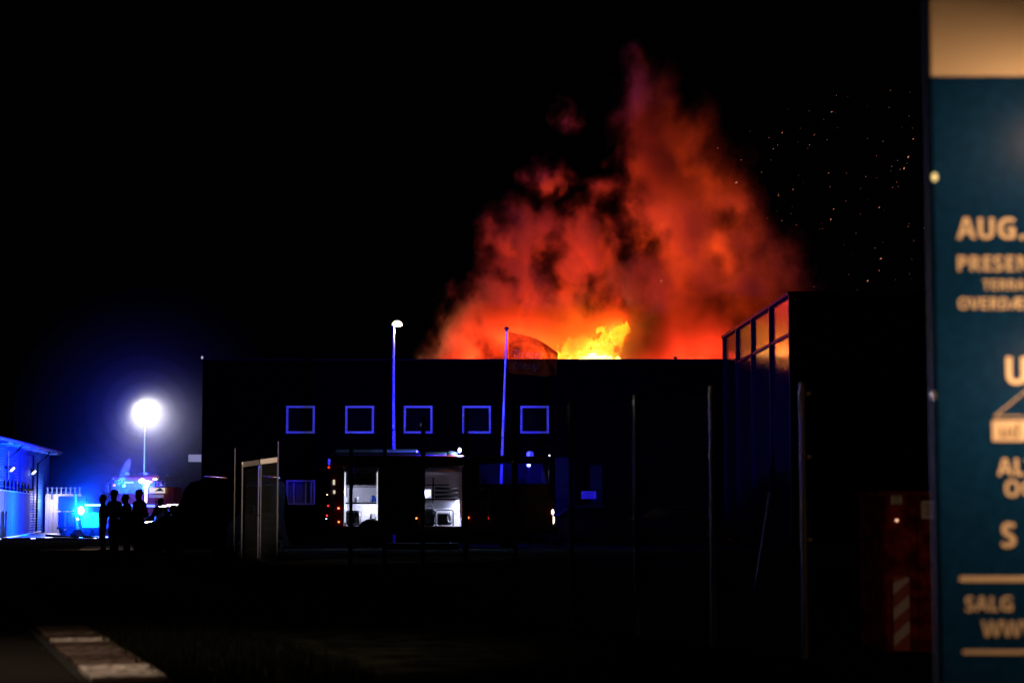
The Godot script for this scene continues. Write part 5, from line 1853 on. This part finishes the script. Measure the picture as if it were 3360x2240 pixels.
func people():
	var list := [
		[337, 62.0, {"spread": 0.07, "slim": 0.78}, "person in dark kit at the end of the row beside the emergency car", 1.7, 0.98],
		[373, 61.6, {"spread": 0.08, "slim": 0.8, "left_hand": Vector3(-0.24, 1.0, -0.18)}, "person in dark kit, second in the row from the emergency car", 1.1, 1.06],
		[414, 61.2, {"spread": 0.1, "slim": 0.84, "head": Vector3(0.03, 1.63, -0.06), "left_hand": Vector3(-0.2, 1.15, -0.2), "left_elbow": Vector3(-0.32, 1.14, 0.0)}, "person in dark kit with a blue lamp shining past the arm", 1.5, 1.0],
		[455, 60.8, {"spread": 0.09, "slim": 0.9, "right_hand": Vector3(0.26, 0.95, -0.14)}, "broad person in dark kit at the row's end nearest the saloon", 1.2, 1.06],
		[525, 80.0, {"spread": 0.12}, "person whose head shows above the dark saloon's roof", 0.5, 0.98]]
	for q in list:
		var o := thing("person", q[3], "person", base_at(q[0], q[1]), q[4], "people standing in a row in the street" if q[0] < 500 else "")
		o.scale = Vector3.ONE * q[5]
		var b := put("body", person_mesh(q[2]), M.dark_cloth, o)
		var hd: Vector3 = q[2].get("head", Vector3(0, 1.66, -0.02))
		var s := new_shape()
		add_lathe(s, hd + Vector3(0, 0.0, 0.02), [Vector2(0.15, 0.02), Vector2(0.155, 0.03), Vector2(0.125, 0.045), Vector2(0.12, 0.1), Vector2(0.085, 0.155), Vector2(0.03, 0.18), Vector2(0, 0.182)], 16)
		obj("helmet", s, M.plastic_dark, o)
		s = new_shape()
		add_ball(s, hd + Vector3(0, -0.02, -0.095), Vector3(0.02, 0.03, 0.03), 5, 8)
		for x in [-0.1, 0.1]:
			add_ball(s, hd + Vector3(x, 0, 0), Vector3(0.015, 0.035, 0.022), 5, 8)
		obj("face", s, M.skin, o)
		s = new_shape()
		add_tube(s, [Vector3(0, 0.98, 0), Vector3(0, 1.02, 0)], [0.186 * q[2].get("slim", 1.0), 0.187 * q[2].get("slim", 1.0)], 18, false)
		obj("jacket_band", s, mat(0.10, 0.10, 0.09, 0.5), o)

# ------------------------------------------------------------------ close by

func container():
	var d := 17.4
	var p := base_at(2892, d)
	var o := thing("red_container", "dull red steel cabinet with paper labels standing behind the big sign", "cabinet", p)
	var h := P(1, 1615, d).y
	var s := new_shape()
	add_soft_box(s, Vector3(0.62, h / 2 + 0.02, -0.55), Vector3(1.24, h - 0.04, 1.1), 0.015)
	obj("body", s, M.dull_red, o)
	s = new_shape()
	add_soft_box(s, Vector3(0.62, h - 0.015, -0.55), Vector3(1.3, 0.05, 1.16), 0.012)
	obj("lid", s, M.dull_red, o)
	s = new_shape()
	for x in [0.02, 0.31, 0.62]:
		add_box(s, Vector3(x + 0.02, h / 2, 0.012), Vector3(0.03, h - 0.16, 0.024))
	obj("rib", s, M.dull_red, o)
	# paper labels
	var paper := mat(0.5, 0.47, 0.44, 0.8)
	for q in [[2941, 1636, 36, 38, "label"], [3052, 1672, 58, 58, "notice"]]:
		s = new_shape()
		var c := P(q[0], q[1], d) - p
		add_box(s, Vector3(c.x, c.y, 0.027), Vector3(q[2] * d / FOCAL, q[3] * d / FOCAL, 0.004))
		var lb := obj(q[4], s, paper, o)
		s = new_shape()
		for k in 4:
			add_box(s, Vector3(c.x + 0.004 * (k % 2), c.y + 0.045 - k * 0.028, 0.031), Vector3(q[2] * d / FOCAL * (0.7 - 0.12 * (k % 3)), 0.009, 0.003))
		obj("print", s, M.sign_dark, lb)
	# striped plate
	var c0 := P(2957, 2012, d) - p
	s = new_shape()
	add_box(s, Vector3(c0.x, c0.y, 0.028), Vector3(0.14, 0.64, 0.008))
	var plate := obj("striped_plate", s, mat(0.25, 0.02, 0.015, 0.5), o)
	for k in 3:
		s = new_shape()
		var y := c0.y + 0.26 - k * 0.22
		add_prism(s, [Vector2(c0.x - 0.068, y - 0.10), Vector2(c0.x + 0.068, y + 0.02), Vector2(c0.x + 0.068, minf(y + 0.12, c0.y + 0.315)), Vector2(c0.x - 0.068, minf(y, c0.y + 0.31))], 0.0325, 0.035)
		obj("white_stripe", s, mat(0.42, 0.36, 0.36, 0.5), plate)
	s = new_shape()
	add_ball(s, P(2942, 1707, d) - p + Vector3(0, 0, 0.03), Vector3(0.014, 0.012, 0.012), 5, 8)
	obj("orange_glint", s, glow(1.0, 0.5, 0.28, 1.6), o)  # no lamp: glowing bead painted as a small glint

func sale_sign():
	var d := 9.0
	var tl := P(3060, -260, d)
	var bl := P(3060, 2330, d)
	var x0 := P(3060, 500, d).x
	var w := 0.68
	var o := thing("advertising_board", "huge blue board with cream capitals and a cream top close to us", "sign", Vector3(x0, 0, -d))
	var y0 := bl.y
	var y1 := tl.y
	var yb := P(3060, 250, d).y
	var s := new_shape()
	add_soft_box(s, Vector3(w / 2, (y0 + yb) / 2, -0.02), Vector3(w, yb - y0, 0.04), 0.004)
	obj("blue_panel", s, M.sign_blue, o)
	s = new_shape()
	add_soft_box(s, Vector3(w / 2, (yb + y1) / 2 + 0.001, -0.02), Vector3(w, y1 - yb - 0.002, 0.04), 0.004)
	obj("cream_panel", s, M.sign_white, o)
	for x in [0.2, w - 0.12]:
		s = new_shape()
		add_box(s, Vector3(x, (y1 + 0.1) / 2, -0.1), Vector3(0.1, y1 + 0.1, 0.1))
		obj("post", s, M.dark_metal, o)
	s = new_shape()
	add_box(s, Vector3(0.004, (y0 + y1) / 2, -0.07), Vector3(0.03, y1 - y0, 0.05))
	obj("edge_frame", s, M.dark_metal, o)
	# lettering: left edge and the middle of its height in the photograph, height of the capitals
	var px := d / FOCAL * 1.0
	for q in [["AUG.", 3141, 750, 72], ["PRESENT", 3143, 864, 52], ["TERRA", 3226, 934, 34], ["OVERDÆK", 3146, 995, 39], ["U", 3303, 1216, 90], ["ALT", 3274, 1532, 56], ["OG", 3298, 1602, 56], ["S", 3287, 1755, 82], ["SALG", 3168, 1981, 50], ["WWW", 3222, 2062, 52]]:
		var p := P(q[1], q[2], d) - o.position
		var t := words_on(o, q[0], Vector3(p.x, p.y, 0.004), q[3] * px, M.sign_white)
		fit_text(t, p, q[3] * px)
	for q in [[3150, 1899, 17], [3160, 2139, 13]]:
		var p := P(q[0], q[1], d) - o.position
		s = new_shape()
		add_box(s, Vector3((p.x + w) / 2, p.y, 0.002), Vector3(w - p.x, q[2] * px, 0.004))
		obj("ruled_line", s, M.sign_white, o)
	# roof-shaped mark and the box of dark letters beneath it
	var r0 := P(3263, 1366, d) - o.position
	var r1 := P(3420, 1240, d) - o.position
	var r2 := P(3577, 1366, d) - o.position
	s = new_shape()
	for q in [[r0, r1], [r1, r2], [r0, r2]]:
		add_bar(s, Vector3(q[0].x, q[0].y, 0.002), Vector3(q[1].x, q[1].y, 0.002), 0.004, 0.02, Vector3.BACK)
	obj("roof_mark", s, M.sign_white, o)
	var u0 := P(3258, 1447, d) - o.position
	var u1 := P(3560, 1379, d) - o.position
	s = new_shape()
	add_box(s, Vector3((u0.x + u1.x) / 2, (u0.y + u1.y) / 2, 0.002), Vector3(u1.x - u0.x, u1.y - u0.y, 0.004))
	obj("name_box", s, M.sign_white, o)
	var up := P(3284, 1411, d) - o.position
	var t := words_on(o, "ud", Vector3(up.x, up.y, 0.0065), 48 * px, M.sign_dark, false, false)
	fit_text(t, up, 46 * px)
	# glowing bead painted as a glint, and a clip, on the frame's edge
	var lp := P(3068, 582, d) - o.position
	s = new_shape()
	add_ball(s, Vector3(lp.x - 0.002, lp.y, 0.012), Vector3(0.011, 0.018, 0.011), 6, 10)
	obj("edge_glint", s, glow(1.0, 0.72, 0.25, 1.5), o)
	var cp := P(3064, 1298, d) - o.position
	s = new_shape()
	add_soft_box(s, Vector3(cp.x - 0.002, cp.y, 0.008), Vector3(0.014, 0.03, 0.016), 0.003)
	obj("edge_clip", s, M.aluminium, o)

func fit_text(t: MeshInstance3D, p: Vector3, cap: float):
	# shift so that the letters' own box starts at p.x and is centred on p.y, and scale to the height asked for
	var b := t.mesh.get_aabb()
	var k := cap / b.size.y
	t.scale = Vector3(k, k, 1)
	t.position.x = p.x - b.position.x * k
	t.position.y = p.y - (b.position.y + b.size.y / 2) * k

func nearby_lamps():
	# two lamps on arms that light the board, just outside the picture
	var warm := Color(1.0, 0.72, 0.46)
	for q in [[3720, 1060, 0.68, 1.25, "lower of two warm lamps on arms that light the blue board"], [3720, 210, 0.75, 1.65, "upper of two warm lamps on arms that light the blue board"]]:
		var at := P(q[0], q[1], 9.0 - q[2])
		var o := thing("sign_lamp", q[4], "lamp", at)
		var s := new_shape()
		add_tube(s, [Vector3(0, 0.02, 0), Vector3(0.1, 0.12, -q[2] - 0.05)], [0.012, 0.012], 8)
		obj("arm", s, M.dark_metal, o)
		s = new_shape()
		add_lathe(s, Vector3.ZERO, [Vector2(0.10, -0.02), Vector2(0.09, 0.03), Vector2(0.03, 0.08), Vector2(0.0, 0.085)], 14)
		obj("hood", s, M.dark_metal, o)
		s = new_shape()
		add_ball(s, Vector3(0, -0.03, 0), Vector3(0.035, 0.04, 0.035))
		obj("bulb", s, glow(1.0, 0.6, 0.25, 6.0), o)
		lamp(Vector3(0, -0.03, 0), warm, q[3], 0.06, o)
	# unseen lamps out of the picture; cabinet and gravel ones added for brightness
	for q in [[Vector3(-6.2, 0, -14.5), 5.6, 46.0, Vector3(-3.8, 0, -17.0), 30.0, "street lamp beside the paved strip"], [Vector3(-13.0, 0, -36.0), 7.0, 170.0, Vector3(-6.0, 2.2, -47.0), 8.0, "street lamp across the road from the gate"], [Vector3(8.5, 0, -5.0), 4.5, 8.0, Vector3(3.55, 0.75, -17.4), 4.0, "unseen lamp added to light the red cabinet"], [Vector3(-20.5, 0, -61.0), 6.0, 130.0, Vector3(-13.7, 0, -67.2), 10.0, "unseen lamp added to light the gravel beside the people"]]:
		var o := thing("unseen_lamp", q[5], "street lamp", q[0])
		var s := new_shape()
		add_tube(s, [Vector3.ZERO, Vector3(0, q[1], 0), Vector3(0.3, q[1] + 0.15, 0)], [0.07, 0.05, 0.04], 12)
		obj("post", s, M.galvanised, o)
		s = new_shape()
		add_soft_box(s, Vector3(0.5, q[1] + 0.16, 0), Vector3(0.5, 0.09, 0.2), 0.03)
		obj("lamp_head", s, M.dark_metal, o)
		s = new_shape()
		add_box(s, Vector3(0.5, q[1] + 0.10, 0), Vector3(0.3, 0.02, 0.14))
		obj("lamp_lens", s, glow(1.0, 0.85, 0.68, 3.0), o)
		spot(q[0] + Vector3(0.5, q[1] + 0.06, 0), q[3], Color(1.0, 0.86, 0.74), q[2], q[4])
